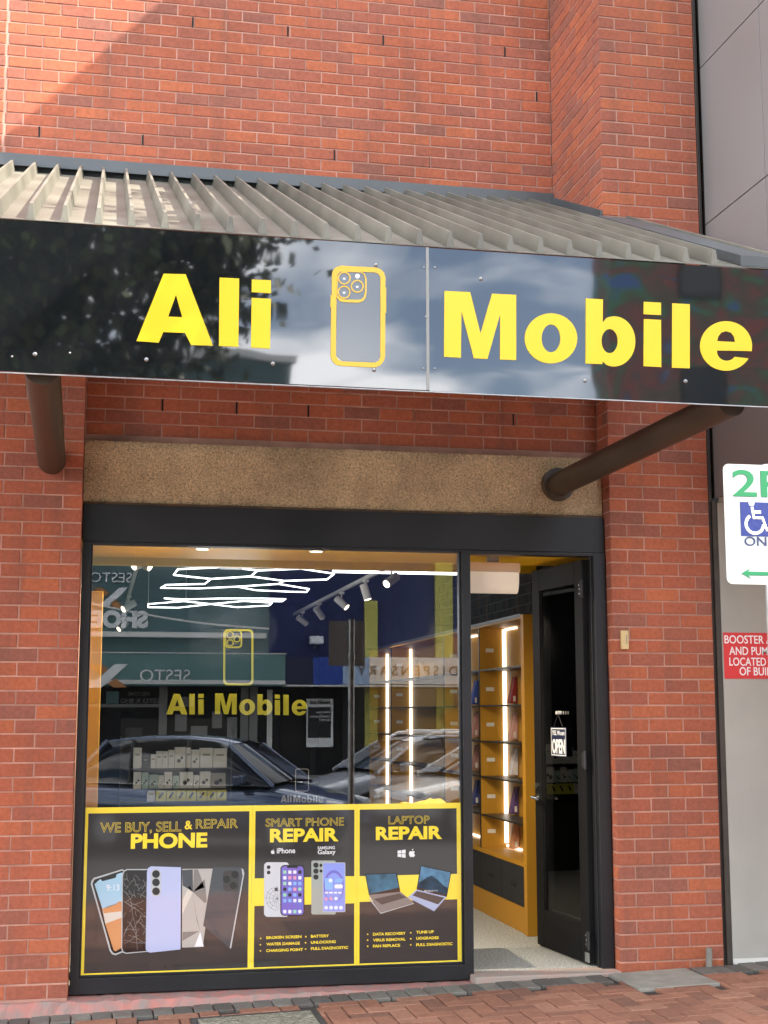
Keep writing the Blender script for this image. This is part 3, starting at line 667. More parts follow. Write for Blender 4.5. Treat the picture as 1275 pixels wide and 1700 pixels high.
M_pbei = mat('poster_beige', (.42,.39,.35), .5); M_ptau = mat('poster_taupe', (.2,.18,.165), .5)
M_pgre = mat('poster_greygreen', (.33,.36,.32), .5)
for m_ in list(MATS.values()):
    if m_.name.startswith('poster'):
        b_ = m_.node_tree.nodes['Principled BSDF']
        if not b_.inputs['Roughness'].is_linked: b_.inputs['Roughness'].default_value = .05; b_.inputs['IOR'].default_value = 1.72
def lay(k): return YP - .0005*k
p1 = lambda p: (100+p[0]/3.75, 1310+p[1]/3.75)
p2 = lambda p: (410+p[0]/3.269, 1310+p[1]/3.269)
q2 = lambda p: (420+p[0]/7.083, 1340+p[1]/7.083)
q3 = lambda p: (540+p[0]/5.3125, 1360+p[1]/5.3125)
def sheet(name, x0, x1, z0, z1, Y0, m, parent, y1=None): return MB().box(x0, x1, Y0, Y0+.0004, z0, z1).build(name, m, parent)
def poster(label, pxs, base, inner):
    a = at(pxs[0], pxs[2], YP); b = at(pxs[1], pxs[3], YP)
    t = thing('window_poster', label, 'poster', ((a.x+b.x)/2, YP, b.z))
    sheet('border', a.x, b.x, b.z, a.z, lay(0), M_pyel, t)
    i0 = at(inner[0], inner[2], YP); i1 = at(inner[1], inner[3], YP)
    sheet('background', i0.x, i1.x, i1.z, i0.z, lay(1), M_pblk, t)
    return t, i0, i1
zt = at(134,1341,YP).z; zb1 = at(134,1627,YP).z
XA, XB, XC, XD = at(133,1480,YP).x, at(417.5,1480,YP).x, at(592.5,1480,YP).x, at(767,1480,YP).x
def poster_at(label, x0, x1, l, r):
    t = thing('window_poster', label, 'poster', ((x0+x1)/2, YP, zb1), 'posters along the bottom of the shop window')
    sheet('border', x0+.0005, x1-.0005, zb1, zt, lay(0), M_pyel, t)
    sheet('background', x0+l, x1-r, zb1+.037, zt-.035, lay(1), M_pblk, t); return t
A = poster_at('black poster WE BUY, SELL & REPAIR PHONE with five fanned phones, largest of the window', XA, XB, .036, .019)
B = poster_at('black poster SMART PHONE REPAIR with two pairs of phones on a yellow band', XB, XC, .019, .017)
D = poster_at('black poster LAPTOP REPAIR with two open laptops on a yellow band', XC, XD, .017, .032)
# poster one
textpx('headline_outline', 'WE BUY, SELL', M_ptxt, lay(3), 166,1384,301,1378.5, 16.5, A, bold=.0, outline=.016, t=.0004)
textpx('headline_ampersand', '&', M_ptxt, lay(3), 306.5,1377,319.5,1376.5, 14.5, A, bold=.02)
textpx('headline_outline', 'REPAIR', M_ptxt, lay(3), 325,1376,395,1374, 15.5, A, bold=.0, outline=.016, t=.0004)
textpx('headline', 'PHONE', M_ptxt, lay(3), 217,1410,344,1406, 25, A, bold=.042)
art('phone_body', [[(190,590),(195,570),(208,553),(385,499),(402,508),(392,1015),(345,1034),(322,1028),(308,1008)]], M_psil, lay(2), A, p1)
art('phone_bezel', [[(200,590),(212,563),(385,507),(398,515),(388,1008),(345,1024),(328,1018),(316,1000)]], M_pink, lay(3), A, p1)
art('phone_screen', [[(213,592),(250,560),(262,574),(345,552),(352,530),(388,518),(385,720),(262,745)]], M_psky, lay(4), A, p1)
art('phone_screen_shore', [[(262,745),(385,700),(384,800),(280,838)]], M_pwave, lay(4), A, p1)
art('phone_screen_rock', [[(262,747),(300,735),(352,715),(360,700),(386,700),(386,760),(300,770),(272,775)]], M_psand, lay(5), A, p1)
art('phone_screen_sand', [[(280,838),(384,800),(384,985),(345,1010),(333,1004)]], M_psand, lay(4), A, p1)
textpx('clock', '9:13', M_pwht, lay(6), 176.5,1482,198,1476, 10.5, A, bold=0)
art('phone_edge', [[(384,540),(395,508),(415,498),(548,498),(548,1012),(410,1025),(390,1018),(380,995)]], M_psil, lay(6), A, p1)
art('cracked_phone_screen', [[(390,540),(400,514),(418,504),(548,504),(548,1007),(410,1019),(394,1012),(386,992)]], M_pink, lay(7), A, p1)
rc = random.Random(4); cl = []
for i in range(46):
    x, y = rc.uniform(400,520), rc.uniform(530,990); l = [(x, y)]
    dx, dy = rc.uniform(-1,1), rc.uniform(-1,1)
    for k in range(rc.randint(2,6)):
        x = min(538, max(396, x+dx*22+rc.uniform(-7,7))); y = min(1000, max(520, y+dy*22+rc.uniform(-7,7))); l.append((x, y))
    cl.append(l)
cl += [[(400,700),(430,725),(470,745),(536,800)],[(400,940),(450,955),(535,960)],[(405,640),(440,690),(450,780),(470,860),(480,1000)]]
strokes('crack_lines', cl, .00045, M_pcrk, lay(8), A, p1)
art('folding_phone_back', [[(540,520),(546,492),(566,481),(752,487),(749,998),(560,1018),(542,1012),(532,996)]], M_plav, lay(9), A, p1)
art('folding_phone_spine', [[(752,487),(758,487),(755,998),(749,998)]], M_pink, lay(9), A, p1)
art('camera_strip', [rrect(566,497,627,668,29)], M_psil, lay(10), A, p1)
for cy in (529,581,636): art('camera_lens', [circ(596,cy,24)], M_pink, lay(11), A, p1)
art('wallpaper_phone', [[(759,497),(950,495),(936,640),(890,960),(895,982),(757,987)]], M_pbei, lay(5), A, p1)
for lp, m in (([(759,505),(825,500),(826,640),(762,600)], M_pgry), ([(826,640),(900,560),(912,700),(900,710)], M_ptau), ([(826,640),(832,500),(858,500),(898,612)], M_ptau), ([(759,780),(826,640),(805,600),(762,690)], M_pwave),
              ([(762,890),(865,885),(760,945)], M_ptau), ([(826,640),(840,760),(872,888),(850,820)], M_ptau), ([(872,888),(835,982),(892,980)], M_pwht)):
    art('wallpaper_facet', [lp], m, lay(6), A, p1)
art('grey_phone_back', [[(950,493),(965,484),(1120,488),(1140,500),(1146,525),(1062,985),(1054,990),(890,850)]], M_pgry, lay(7), A, p1)
art('silver_edge', [[(1128,492),(1140,500),(1146,525),(1064,990),(1055,992),(1136,540)]], M_psil, lay(8), A, p1)
art('camera_bump', [rrect(1014,507,1112,636,24)], M_ptau if False else M_pblk, lay(8), A, p1)
for cx, cy in ((1036,562),(1088,532),(1078,600)): art('camera_lens', [circ(cx,cy,23)], M_pink, lay(9), A, p1)
# poster two
zy0, zy1 = at(500,1456.5,YP).z, at(500,1502,YP).z
sheet('yellow_band', XB+.019, XC-.017, zy1, zy0, lay(2), M_pyel, B)
textpx('headline_outline', 'SMART PHONE', M_ptxt, lay(3), 441,1373,571,1370, 13.5, B, bold=.0, outline=.016, t=.0004)
textpx('headline', 'REPAIR', M_ptxt, lay(3), 448,1399,562,1396, 22.5, B, bold=.04)
def apple(nm, cx, cy, s, m, Y, par, cv):
    body = [(0,-.36),(.13,-.44),(.32,-.44),(.44,-.34),(.36,-.22),(.34,-.02),(.40,.12),(.50,.18),(.40,.40),(.24,.54),(.10,.52),(0,.48),(-.10,.52),(-.24,.54),(-.42,.34),(-.50,.05),(-.48,-.22),(-.36,-.40),(-.16,-.44)]
    leaf = [(0,-.50),(.02,-.68),(.18,-.84),(.18,-.66),(.06,-.53)]
    return art(nm, [[(cx+s*x, cy+s*y) for x, y in body], [(cx+s*x, cy+s*y) for x, y in leaf]], m, Y, par, cv)
apple('apple_logo', 233,528, 42, M_pwht, lay(3), B, q2)
textpx('lettering', 'iPhone', M_pwht, lay(3), 459.5,1417,490,1416, 8.8, B, bold=.02)
textpx('lettering', 'SAMSUNG', M_pwht, lay(3), 527.5,1410.3,556,1409.5, 5, B, bold=.02)
textpx('lettering', 'Galaxy', M_pwht, lay(3), 527.5,1418.3,557,1417.5, 7.2, B, bold=.015)
art('white_phone_back', [rrect(130,648,425,1290,44)], mat('poster_pale_phone', (.55,.55,.57), .5), lay(3), B, q2)
for cy in (705,768): art('camera_lens', [circ(184,cy,22)], M_pink, lay(4), B, q2)
cr_ = []
for a in range(0, 360, 30): cr_.append([(285,1075),(285+60*math.cos(math.radians(a+8)),1075+70*math.sin(math.radians(a))),(285+150*math.cos(math.radians(a)) if math.cos(math.radians(a))<.2 else 285+36*math.cos(math.radians(a)),1075+140*math.sin(math.radians(a+5)))])
cr_ += [[(285+r*math.cos(math.radians(a)), 1075+r*math.sin(math.radians(a))*1.05) for a in range(95, 275, 20)] for r in (50,95,130)]
strokes('crack_lines', cr_, .0006, M_pink, lay(4), B, q2)
apple('apple_logo', 275,965, 46, M_pgry, lay(4), B, q2)
art('phone_edge', [rrect(322,680,604,1278,48)], M_pink, lay(5), B, q2)
art('phone_screen', [rrect(334,694,594,1266,38)], M_pblu, lay(6), B, q2)
art('phone_notch', [rrect(400,688,528,714,10)], M_pink, lay(7), B, q2)
ic = [mat('poster_icon_%s' % n, c_, .5) for n, c_ in (('green',(.3,.6,.4)),('white',(.75,.75,.76)),('pink',(.7,.3,.4)),('black',(.02,.02,.02)),('blue',(.25,.42,.75)))]
ri = random.Random(2); icons = {0: [], 1: [], 2: [], 3: [], 4: []}
for r in range(7):
    for c_ in range(4):
        cx, cy = 374+59*c_, (764+67*r) if r < 6 else 1228; icons[ri.choice((0,1,1,1,2,3,4,4))].append(rrect(cx-19, cy-20, cx+19, cy+20, 9, 3))
for k, v in icons.items():
    if v: art('app_icons', v, ic[k], lay(7), B, q2)
art('greygreen_phone_back', [rrect(686,628,975,1262,22)], M_pgre, lay(3), B, q2)
for cx, cy, r in ((740,682,31),(740,752,31),(740,822,31),(799,684,18),(799,750,18)): art('camera_lens', [circ(cx,cy,r)], M_pink, lay(4), B, q2)
art('phone_edge', [rrect(818,650,1086,1234,14)], M_psil, lay(5), B, q2)
art('phone_screen', [rrect(826,658,1078,1226,10)], M_pbl2, lay(6), B, q2)
art('screen_arc', [circ(950,930,118,190,40), circ(950,945,104,172,40)], M_pblu, lay(7), B, q2)
art('app_icons', [rrect(845,836,940,968,14), rrect(958,838,1056,886,20)], ic[4], lay(8), B, q2)
art('app_icons', [rrect(958,908,1056,956,20), circ(912,862,22)]+[circ(860+58*i,1182,22) for i in range(4)]+[circ(976,1075,20)]+[rrect(846+52*i,996,886+52*i,1016,6,3) for i in range(4)], ic[1], lay(9), B, q2)
art('app_icons', [circ(860,1080,20), circ(918,1076,20)], ic[2], lay(9), B, q2)
M_ltx = M_ptxt
rows2 = [('BROKEN SCREEN',105,813,296,809,'BATTERY',347,807,445,803),('WATER DAMAGE',105,849,287,844,'UNLOCKING',347,839,482,836),('CHARGING POINT',104,884,304,878,'FULL DIAGNOSTIC',347,873,549,867)]
for (s, a0, b0, a1, b1, s2, c0, d0, c1, d1) in rows2:
    textpx('list_text', s, M_ltx, lay(3), a0,b0,a1,b1, 15, B, p2, bold=.03); textpx('list_text', s2, M_ltx, lay(3), c0,d0,c1,d1, 15, B, p2, bold=.03)
art('bullet_points', [circ(x,y,4,n=10) for x, y in ((74,811),(73,845),(73,878),(319,801),(318,834),(318,868))], M_ltx, lay(3), B, p2)
# poster three
zy0, zy1 = at(680,1452.5,YP).z, at(680,1495,YP).z
sheet('yellow_band', XC+.017, XD-.032, zy1, zy0, lay(2), M_pyel, D)
textpx('headline_outline', 'LAPTOP', M_ptxt, lay(3), 645,1369,713,1367, 13.5, D, bold=.0, outline=.016, t=.0004)
textpx('headline', 'REPAIR', M_ptxt, lay(3), 624,1395,734,1392.5, 22, D, bold=.04)
art('window_logo', [[(638,278),(670,274),(670,302),(638,302)],[(674,273),(708,268),(708,302),(674,302)],[(638,306),(670,306),(670,335),(638,331)],[(674,306),(708,306),(708,341),(674,336)]], M_pwht, lay(3), D, q3)
apple('apple_logo', 765,305, 54, M_pwht, lay(3), D, q3)
art('laptop_lid', [[(350,482),(632,470),(662,640),(385,668)]], M_pink, lay(3), D, q3)
art('laptop_screen', [[(360,490),(622,480),(648,604),(388,660)]], M_plap, lay(4), D, q3)
art('laptop_base', [[(385,668),(662,640),(782,735),(488,826)]], M_ptau, lay(4), D, q3)
art('laptop_base_edge', [[(385,672),(392,690),(488,826),(782,738),(780,746),(488,834),(392,712)]], M_psil, lay(5), D, q3)
art('laptop_keys', [[(428,704),(655,655),(715,690),(500,752)]], M_plk, lay(5), D, q3)
art('laptop_lid', [[(842,405),(1112,465),(1072,685),(805,620)]], M_pink, lay(6), D, q3)
art('laptop_screen', [[(848,415),(1104,470),(1072,668),(815,602)]], mat('poster_dusk_screen', (.10,.22,.34), .5, noise=.5, nscale=20), lay(7), D, q3)
art('laptop_dune', [[(822,560),(905,510),(938,496),(985,530),(1050,590),(1082,606),(1072,668),(815,602)]], mat('poster_dune', (.02,.045,.075), .5, noise=.6, nscale=18), lay(8), D, q3)
art('laptop_base', [[(805,620),(1072,685),(960,812),(728,690)]], mat('poster_blue_silver', (.38,.41,.55), .5), lay(6), D, q3)
art('laptop_keys', [[(808,632),(1050,692),(995,752),(768,672)]], M_plk, lay(7), D, q3)
textpx('screen_caption', 'MacBook Pro', M_pwht, lay(9), 704.5,1477.5,727,1482.5, 2.4, D, bold=.01)
rows3 = [('DATA RECOVERY',684,796,861,789,'TUNE UP',919,785,1014,781),('VIRUS REMOVAL',684,827,861,822,'UOGRADES',919,817,1041,814),('FAN REPLACE',684,860,831,855,'FULL DIAGNOSTIC',919,853,1115,846)]
for (s, a0, b0, a1, b1, s2, c0, d0, c1, d1) in rows3:
    textpx('list_text', s, M_ltx, lay(3), a0,b0,a1,b1, 15, D, p2, bold=.03); textpx('list_text', s2, M_ltx, lay(3), c0,d0,c1,d1, 15, D, p2, bold=.03)
art('bullet_points', [circ(x,y,4,n=10) for x, y in ((655,788),(655,820),(655,853),(889,780),(889,812),(889,845))], M_ltx, lay(3), D, p2)
# decal lettering on the glass
M_dec = decal_mat('yellow_decal', (.55,.50,.02), .62)
M_dgr = decal_mat('grey_decal', (.4,.4,.36), .5)
WD = thing('window_decal', 'yellow Ali Mobile lettering and phone outline stuck high on the shop window', 'window decal', (-2.2,.137,1.7))
zd = lambda p: (100+p[0]/3.355, 880+p[1]/3.355)
art('phone_outline', [rrect(908,552,1076,865,26), rrect(919,563,1065,853,20)], M_dec, .1385, WD, zd)
art('camera_outline', [rrect(916,556,1013,657,22), rrect(924,564,1005,649,16)], M_dec, .1378, WD, zd)
for cx, cy in ((946,583),(946,628),(984,606)): art('lens_ring', [circ(cx,cy,20), circ(cx,cy,14)], M_dec, .1385, WD, zd)
a_ = [[(278,1187),(304.5,1150.5),(318,1150.5),(333,1187),(319.5,1187),(316,1180),(298,1180),(294,1187)],[(310,1161),(303,1173),(314,1173)]]
SX = lambda x, y: (x, y)
def scaled(loops, cv, src, dst):
    """re-use the big letters: fit their box to the decal's"""
    P = [[cv(p) for p in l] for l in loops]; return [[(dst[0]+(x-src[0])*(dst[2]-dst[0])/(src[2]-src[0]), dst[1]+(y-src[1])*(dst[3]-dst[1])/(src[3]-src[1])) for x, y in l] for l in P]
b1 = (226.4, 454.4, 449.8, 578.9)
art('lettering', scaled([[(451,411),(541,188),(614,190),(704,411),(632,411),(612,370),(540,370),(525,411)],[(582,248),(556,322),(603,322)],[(726,188),(791,188),(791,411),(726,411)],[(832,188),(896,188),(896,232),(832,232)],[(832,248),(896,248),(896,411),(832,411)]], za, (226.4,454.4,449.8,566.3), (276,1152,338,1186)), M_dec, .1385, WD)
mobf = [[(x, y-.034*(x-203)) for x, y in l] for l in mob]
art('lettering', scaled(mobf, zb_, (736.9,483,1248,592.5), (357,1151,510,1185.5)), M_dec, .1385, WD)
SD = thing('counter_sign', 'small grey Ali Mobile lettering under a thin phone outline on the front of the shop counter', 'sign', (-1.8,.36,1.1))
art('phone_outline', [rrect(490,1276,513,1314,4), rrect(491.5,1277.5,511.5,1312.5,3)], M_dgr, .1385, SD)
art('lettering', scaled(mobf, zb_, (736.9,483,1248,592.5), (487,1320,537,1332)), M_dgr, .1385, SD)
art('lettering', scaled([[(451,411),(541,188),(614,190),(704,411),(632,411),(612,370),(540,370),(525,411)],[(582,248),(556,322),(603,322)],[(726,188),(791,188),(791,411),(726,411)],[(832,188),(896,188),(896,232),(832,232)],[(832,248),(896,248),(896,411),(832,411)]], za, (226.4,454.4,449.8,566.3), (466,1320,484,1332)), M_dgr, .1385, SD)
SD['label'] = 'small pale grey Ali Mobile sticker low on the window above the posters'; SD['category'] = 'window sticker'; SD.name = 'window_sticker'
#@@PART3
# ------------------------------------------------------------------ shop interior: setting
MB().box(-3.5,.3,.16,14,-.1,.04).build('floor', M_floor, kind='structure')
MB().box(-3.5,.3,1.06,14,3.42,3.48).build('ceiling', M_dark, kind='structure')
MB().box(-3.6,-3.47,.2,14,.04,3.42).build('left_wall', M_dark, kind='structure')
MB().box(-3.6,.3,13.9,14.0,.04,3.42).build('back_wall', M_dark, kind='structure')
M_bbrick = brick_mat('black_painted_brick', [(0,(.016,.019,.022)), (.5,(.019,.022,.026)), (1,(.023,.026,.03))], bump=.3)
mb = MB(); mb.box(.195,.3,.2,13.9,.04,3.42,1)
brick_wall(mb, Vector((.195,.22,0)), UY, NXm, 5.5, range(26, 40), parity=0)
mb.build('right_wall', [M_bbrick, M_dark, M_slit], kind='structure')
def lamp(name, p, d, power, ang, parent):
    l = bpy.data.lights.new(name, 'SPOT'); l.energy = power; l.spot_size = math.radians(ang); l.spot_blend = .6; l.shadow_soft_size = .03; l.color = (1,.86,.66)
    o = bpy.data.objects.new(name, l); COL.objects.link(o); o.parent = parent; o.location = Vector(p)-org(parent); o.rotation_euler = Vector(d).to_track_quat('-Z','Y').to_euler(); return o
SF = thing('yellow_soffit', 'yellow painted ceiling soffit just inside the shopfront, above window and door', 'soffit', (-1.7,.6,2.745))
MB().box(-3.455,.19,.2,1.05,2.745,2.80).build('board', M_ysoff, SF)
MB().box(-3.455,.19,1.05,1.06,2.76,3.42).build('upstand', M_dark, SF)
for px, py in ((336,910.5),(525,914.5)):
    p = atz(px, py, 2.744); t = thing('downlight', 'round recessed downlight, %s of the two in the yellow soffit' % ('left' if px < 400 else 'right'), 'downlight', tuple(p), 'downlights in the soffit')
    mb = MB(); mb.tube([(p.x,p.y,2.7445),(p.x,p.y,2.738)], .052, 24); mb.build('ring', M_offw, t)
    mb = MB(); mb.tube([(p.x,p.y,2.738),(p.x,p.y,2.7365)], .040, 24); mb.build('lens', M_lens, t)
    lamp('downlight_lamp', (p.x,p.y,2.73), (0,0,-1), 100, 165, t)
o = MB().box(-3.46,.18,2.2,2.3,2.812,2.872).build('yellow_beam', M_ysoff); tag(o, 'narrow yellow beam crossing the dark ceiling behind the soffit', 'beam')
o = MB().box(-3.402,-3.312,.36,.62,.042,2.447).build('yellow_cabinet', mat('orange_yellow_board', (.58,.32,.04), .5), bevel=.003); tag(o, 'tall narrow yellow cabinet standing at the left end of the shop window', 'cabinet')
# boxed light over the door
LB = thing('batten_light', 'cream plastic boxed light hanging under the yellow soffit inside the doorway', 'light', (-.67,.55,2.49))
mb = MB(); mb.box(-.848,-.484,.47,.60,2.635,2.70); mb.build('housing', mat('cream_plastic', (.66,.50,.34), .5), LB, .006)
mb = MB(); vs = []; n = 10
for x in (-.846,-.494):
    for i in range(n+1):
        a = -math.pi/2*0 + math.pi*i/n; vs.append((x,.535-.062*math.cos(a),2.634-.145*math.sin(a)**.6 if 0 < i < n else 2.634))
fs = [(i,i+1,n+2+i,n+1+i) for i in range(n)] + [tuple(range(n+1)), tuple(reversed(range(n+1, 2*n+2)))]
mb.add(vs, fs, 0, True).build('diffuser', mat('light_diffuser', (.8,.72,.60), .35, emit=.05, ecol=(1,.93,.8)), LB)
MB().box(-.70,-.63,.50,.57,2.70,2.745).build('bracket', M_grey, LB)
# hexagon lights traced on the level plane they hang in
z5 = lambda p: (100+p[0]/3.355, 880+p[1]/3.355)
ZH = 3.0
def hexlight(label, lines, box=None):
    ps = [[atz(*z5(p), ZH) for p in l] for l in lines]; c0 = ps[0][0]
    t = thing('hexagon_light', label, 'ceiling light', (c0.x,c0.y,ZH), 'hexagon lights on the ceiling')
    mb = MB()
    for l in ps:
        for a, b in zip(l[:-1], l[1:]): mb.tube([a, b], .0075, 8)
    mb.build('tubes', M_hexled, t)
    ctr = sum((p for l in ps for p in l), Vector())/sum(len(l) for l in ps)
    pl_ = bpy.data.lights.new('hexagon_lamp', 'POINT'); pl_.energy = 5; pl_.shadow_soft_size = .3; pl_.color = (.95,.98,1); po = bpy.data.objects.new('hexagon_lamp', pl_); COL.objects.link(po); po.parent = t; po.location = ctr+Vector((0,0,-.5))-org(t)
    cb = MB(); 
    for l in ps[:2]: cb.tube([l[1]+Vector((0,0,.01)), l[1]+Vector((0,0,.43))], .003, 6)
    cb.build('cable', M_offw, t)
    if box:
        a, b = atz(*z5(box[0]), ZH), atz(*z5(box[1]), ZH); MB().box(a.x, b.x, a.y-.05, a.y+.05, ZH-.03, ZH+.05).build('driver_box', M_offw, t, .004)
hexlight('large hexagon pattern of white light tubes with a driver box, nearest the window', [
   [(885,207),(655,218),(632,250),(840,272),(1060,258),(1100,225),(1015,215)], [(1100,225),(1341,215),(1526,243),(1486,275),(1246,283),(1060,258)],
   [(840,272),(805,300),(590,305),(560,322),(770,325),(985,315),(1215,300),(1246,283)], [(985,315),(1090,335),(1275,343),(1372,345),(1386,328),(1215,300)]], ((890,197),(1020,197)))
hexlight('smaller flat hexagon pattern of white light tubes, deeper in the shop', [
   [(580,380),(700,386),(880,381),(1130,381),(1255,384),(1235,397),(1020,395),(840,412),(690,396),(580,380)], [(690,396),(490,412),(490,430),(660,432),(840,412),(985,430),(1165,420),(1180,405),(1020,395)]])
hexlight('thin edge of a hexagon light just below the yellow beam', [[(735,156),(930,164),(1085,158)], [(735,156),(930,151),(1085,158)]])
a, b = atz(553,946.5,ZH), atz(763,953,ZH)
o = MB().box(a.x, b.x, a.y, a.y+.05, ZH-.02, ZH+.03).build('linear_light', M_hexled); tag(o, 'long straight white light bar across the right half of the ceiling', 'ceiling light')
# track lights
def track(label, p0, p1, heads):
    a, b = atz(*p0, ZH), atz(*p1, ZH); a.x = b.x = (a.x+b.x)/2 if abs(a.x-b.x) < .3 else a.x
    t = thing('track_light', label, 'track light', tuple(a), 'track lights on the ceiling')
    MB().box(a.x-.018, a.x+.018, min(a.y,b.y)-.2, max(a.y,b.y)+.3, ZH-.01, ZH+.025).build('rail', M_offw, t, .002)
    for (px, py, dx, dz, dy) in heads:
        # the head hangs below the rail at the distance where its pixel meets the rail's upright plane
        d = ray(px, py); tt = (a.x-CAM.x)/d.x; y = CAM.y+d.y*tt; y = max(2.6, min(y, 11)); z = ZH-.13
        c = Vector((a.x, y, z)); v = Vector((dx, dy, dz)).normalized()
        h = MB(); h.tube([c-v*.08, c+v*.08], .040, 18); h.tube([c, c+Vector((0,0,.12))], .009, 8); h.box(c.x-.025,c.x+.025,c.y-.04,c.y+.04,ZH-.035,ZH-.011)
        s_ = h.build('spotlight', M_offw, t); lamp('spot_lamp', c+v*.09, v, 10, 70, s_); l = MB(); l.tube([c+v*.0805, c+v*.083], .034, 18); l.build('lens', M_lens, s_)
track('track of white spotlights running back along the right of the shop', (660,937), (490,1018), [(650,962,-.7,-.5,-.5),(607,982,.25,-.9,-.1),(567,1000,.6,-.6,-.35),(530,1018,.5,-.6,.3),(502,1032,.6,-.4,.3)])
track('track of white spotlights at the far left corner of the shop', (245,930), (200,1000), [(240,945,-.8,-.35,-.5),(247,966,.8,-.2,.5),(236,987,.8,-.4,-.4),(214,1004,-.8,-.5,-.4),(203,1015,-.7,-.6,-.4)])
# display shelving along the right wall
SH = thing('display_shelving', 'yellow display shelving with light strips and black drawers along the right wall', 'shelving', (-.05,1.43,.04))
XF, XBk = -.17, .062
M_edge = mat('black_shelf_edge', (.02,.018,.014), .4)
MB().box(XF-.006,.15,1.43,1.505,.041,2.415).build('end_panel', M_ypaint, SH, .002)
MB().box(XBk,.16,1.506,7.75,.235,2.40).build('back_panel', M_ypaint, SH)
mb = MB(); mb.box(XF,XBk-.001,1.506,7.75,2.385,2.40); mb.build('top_board', M_ypaint, SH); MB().box(XF-.004,.16,1.506,7.76,2.4005,2.425).build('top_edge', M_edge, SH)
MB().box(XF,XBk-.001,1.506,7.75,.53,.565).build('base_shelf', M_ypaint, SH)
MB().box(XF+.01,.1,1.506,7.75,.041,.233).build('kickboard', M_ypaint, SH)
DV = [2.72, 3.967, 6.384, 7.68]
for y in DV:
    d = MB().box(XF+.003,XBk-.001,y,y+.022,.566,2.384).build('divider', M_ypaint, SH)
    MB().box(XF-.003,XF+.0025,y-.001,y+.023,.566,2.384).build('divider_edge', M_edge, d)
levels = [.83,1.14,1.43,1.724,2.02]; st_ = 1.506
for y in DV:
    for z in levels: MB().box(XF,XBk-.002,st_+.002,y-.002,z,z+.012).build('shelf', M_edge, SH)
    st_ = y+.022
for y in DV[:2]+DV[2:]:
    mb = MB(); mb.box(XBk-.032,XBk-.004,y-.026,y-.003,.60,2.372); mb.build('light_strip', M_led, SH)
    if y < 5:
        MB().box(XBk-.024,XBk-.004,y-.36,y-.028,2.362,2.378).build('light_strip', M_led, SH); MB().box(XBk-.024,XBk-.004,y-.42,y-.028,.572,.588).build('light_strip', M_led, SH)
y = 1.506; i = 0
while y < 7.6:
    y1 = min(y+.62, 7.75); d = MB().box(XF+.002,XF+.02,y+.003,y1-.003,.238,.527).build('drawer', M_blackm, SH)
    MB().box(XF-.002,XF+.0015,(y+y1)/2-.07,(y+y1)/2+.07,.36,.385).build('handle', M_slit, d); y = y1
MB().box(XF+.021,XBk,1.506,7.75,.235,.529).build('drawer_carcass', M_blackm, SH)
lv = [.565]+levels+[2.385]
for k, y in enumerate(DV):
    for z0_, z1_ in zip(lv[:-1], lv[1:]):
        if k in (2,) and z0_ < .9: continue
        zz = z0_+(z1_-z0_)*.44; MB().box(-.115,-.045,y-.0022,y-.0004,zz,zz+.032).build('price_label', M_offw, SH)
# phone cases hung in the bays
cases = [(2.43,1.735,'black and red',(.25,.02,.02)),(2.43,1.445,'pale pink',(.55,.30,.26)),(2.43,1.155,'white',(.6,.58,.6)),(2.43,.845,'deep purple',(.09,.05,.16)),(2.43,.567,'orange pink',(.55,.26,.14)),
         (3.64,1.735,'bright blue',(.04,.10,.45)),(3.64,1.445,'dusty rose',(.45,.22,.2)),(3.64,1.155,'mauve brown',(.3,.15,.14)),(3.64,.845,'navy blue',(.03,.05,.18))]
for (y, z, cn, c_) in cases:
    t = thing('phone_case', '%s phone case pack leaning in the %s lit bay, %s shelf' % (cn, 'first' if y < 3 else 'second', {1.735:'second',1.445:'third',1.155:'fourth',.845:'fifth',.567:'lowest'}[z]), 'phone case', (-.03,y,z), 'phone cases on the yellow shelving')
    m = mat('case_'+cn.replace(' ','_'), c_, .4)
    mb = MB(); w_ = .085; hh = .23
    mb.hexa([(-.01,y-.05,z+.014),(.055,y-.05,z+.014),(.055,y+.04,z+.014),(-.01,y+.04,z+.014),(.035,y-.05,z+hh),(.058,y-.05,z+hh),(.058,y+.02,z+hh),(.035,y+.02,z+hh)]); mb.build('pack', m, t, .004)
    MB().box(.02,.04,y-.053,y-.0505,z+.03,z+.075).build('label', M_offw, t)
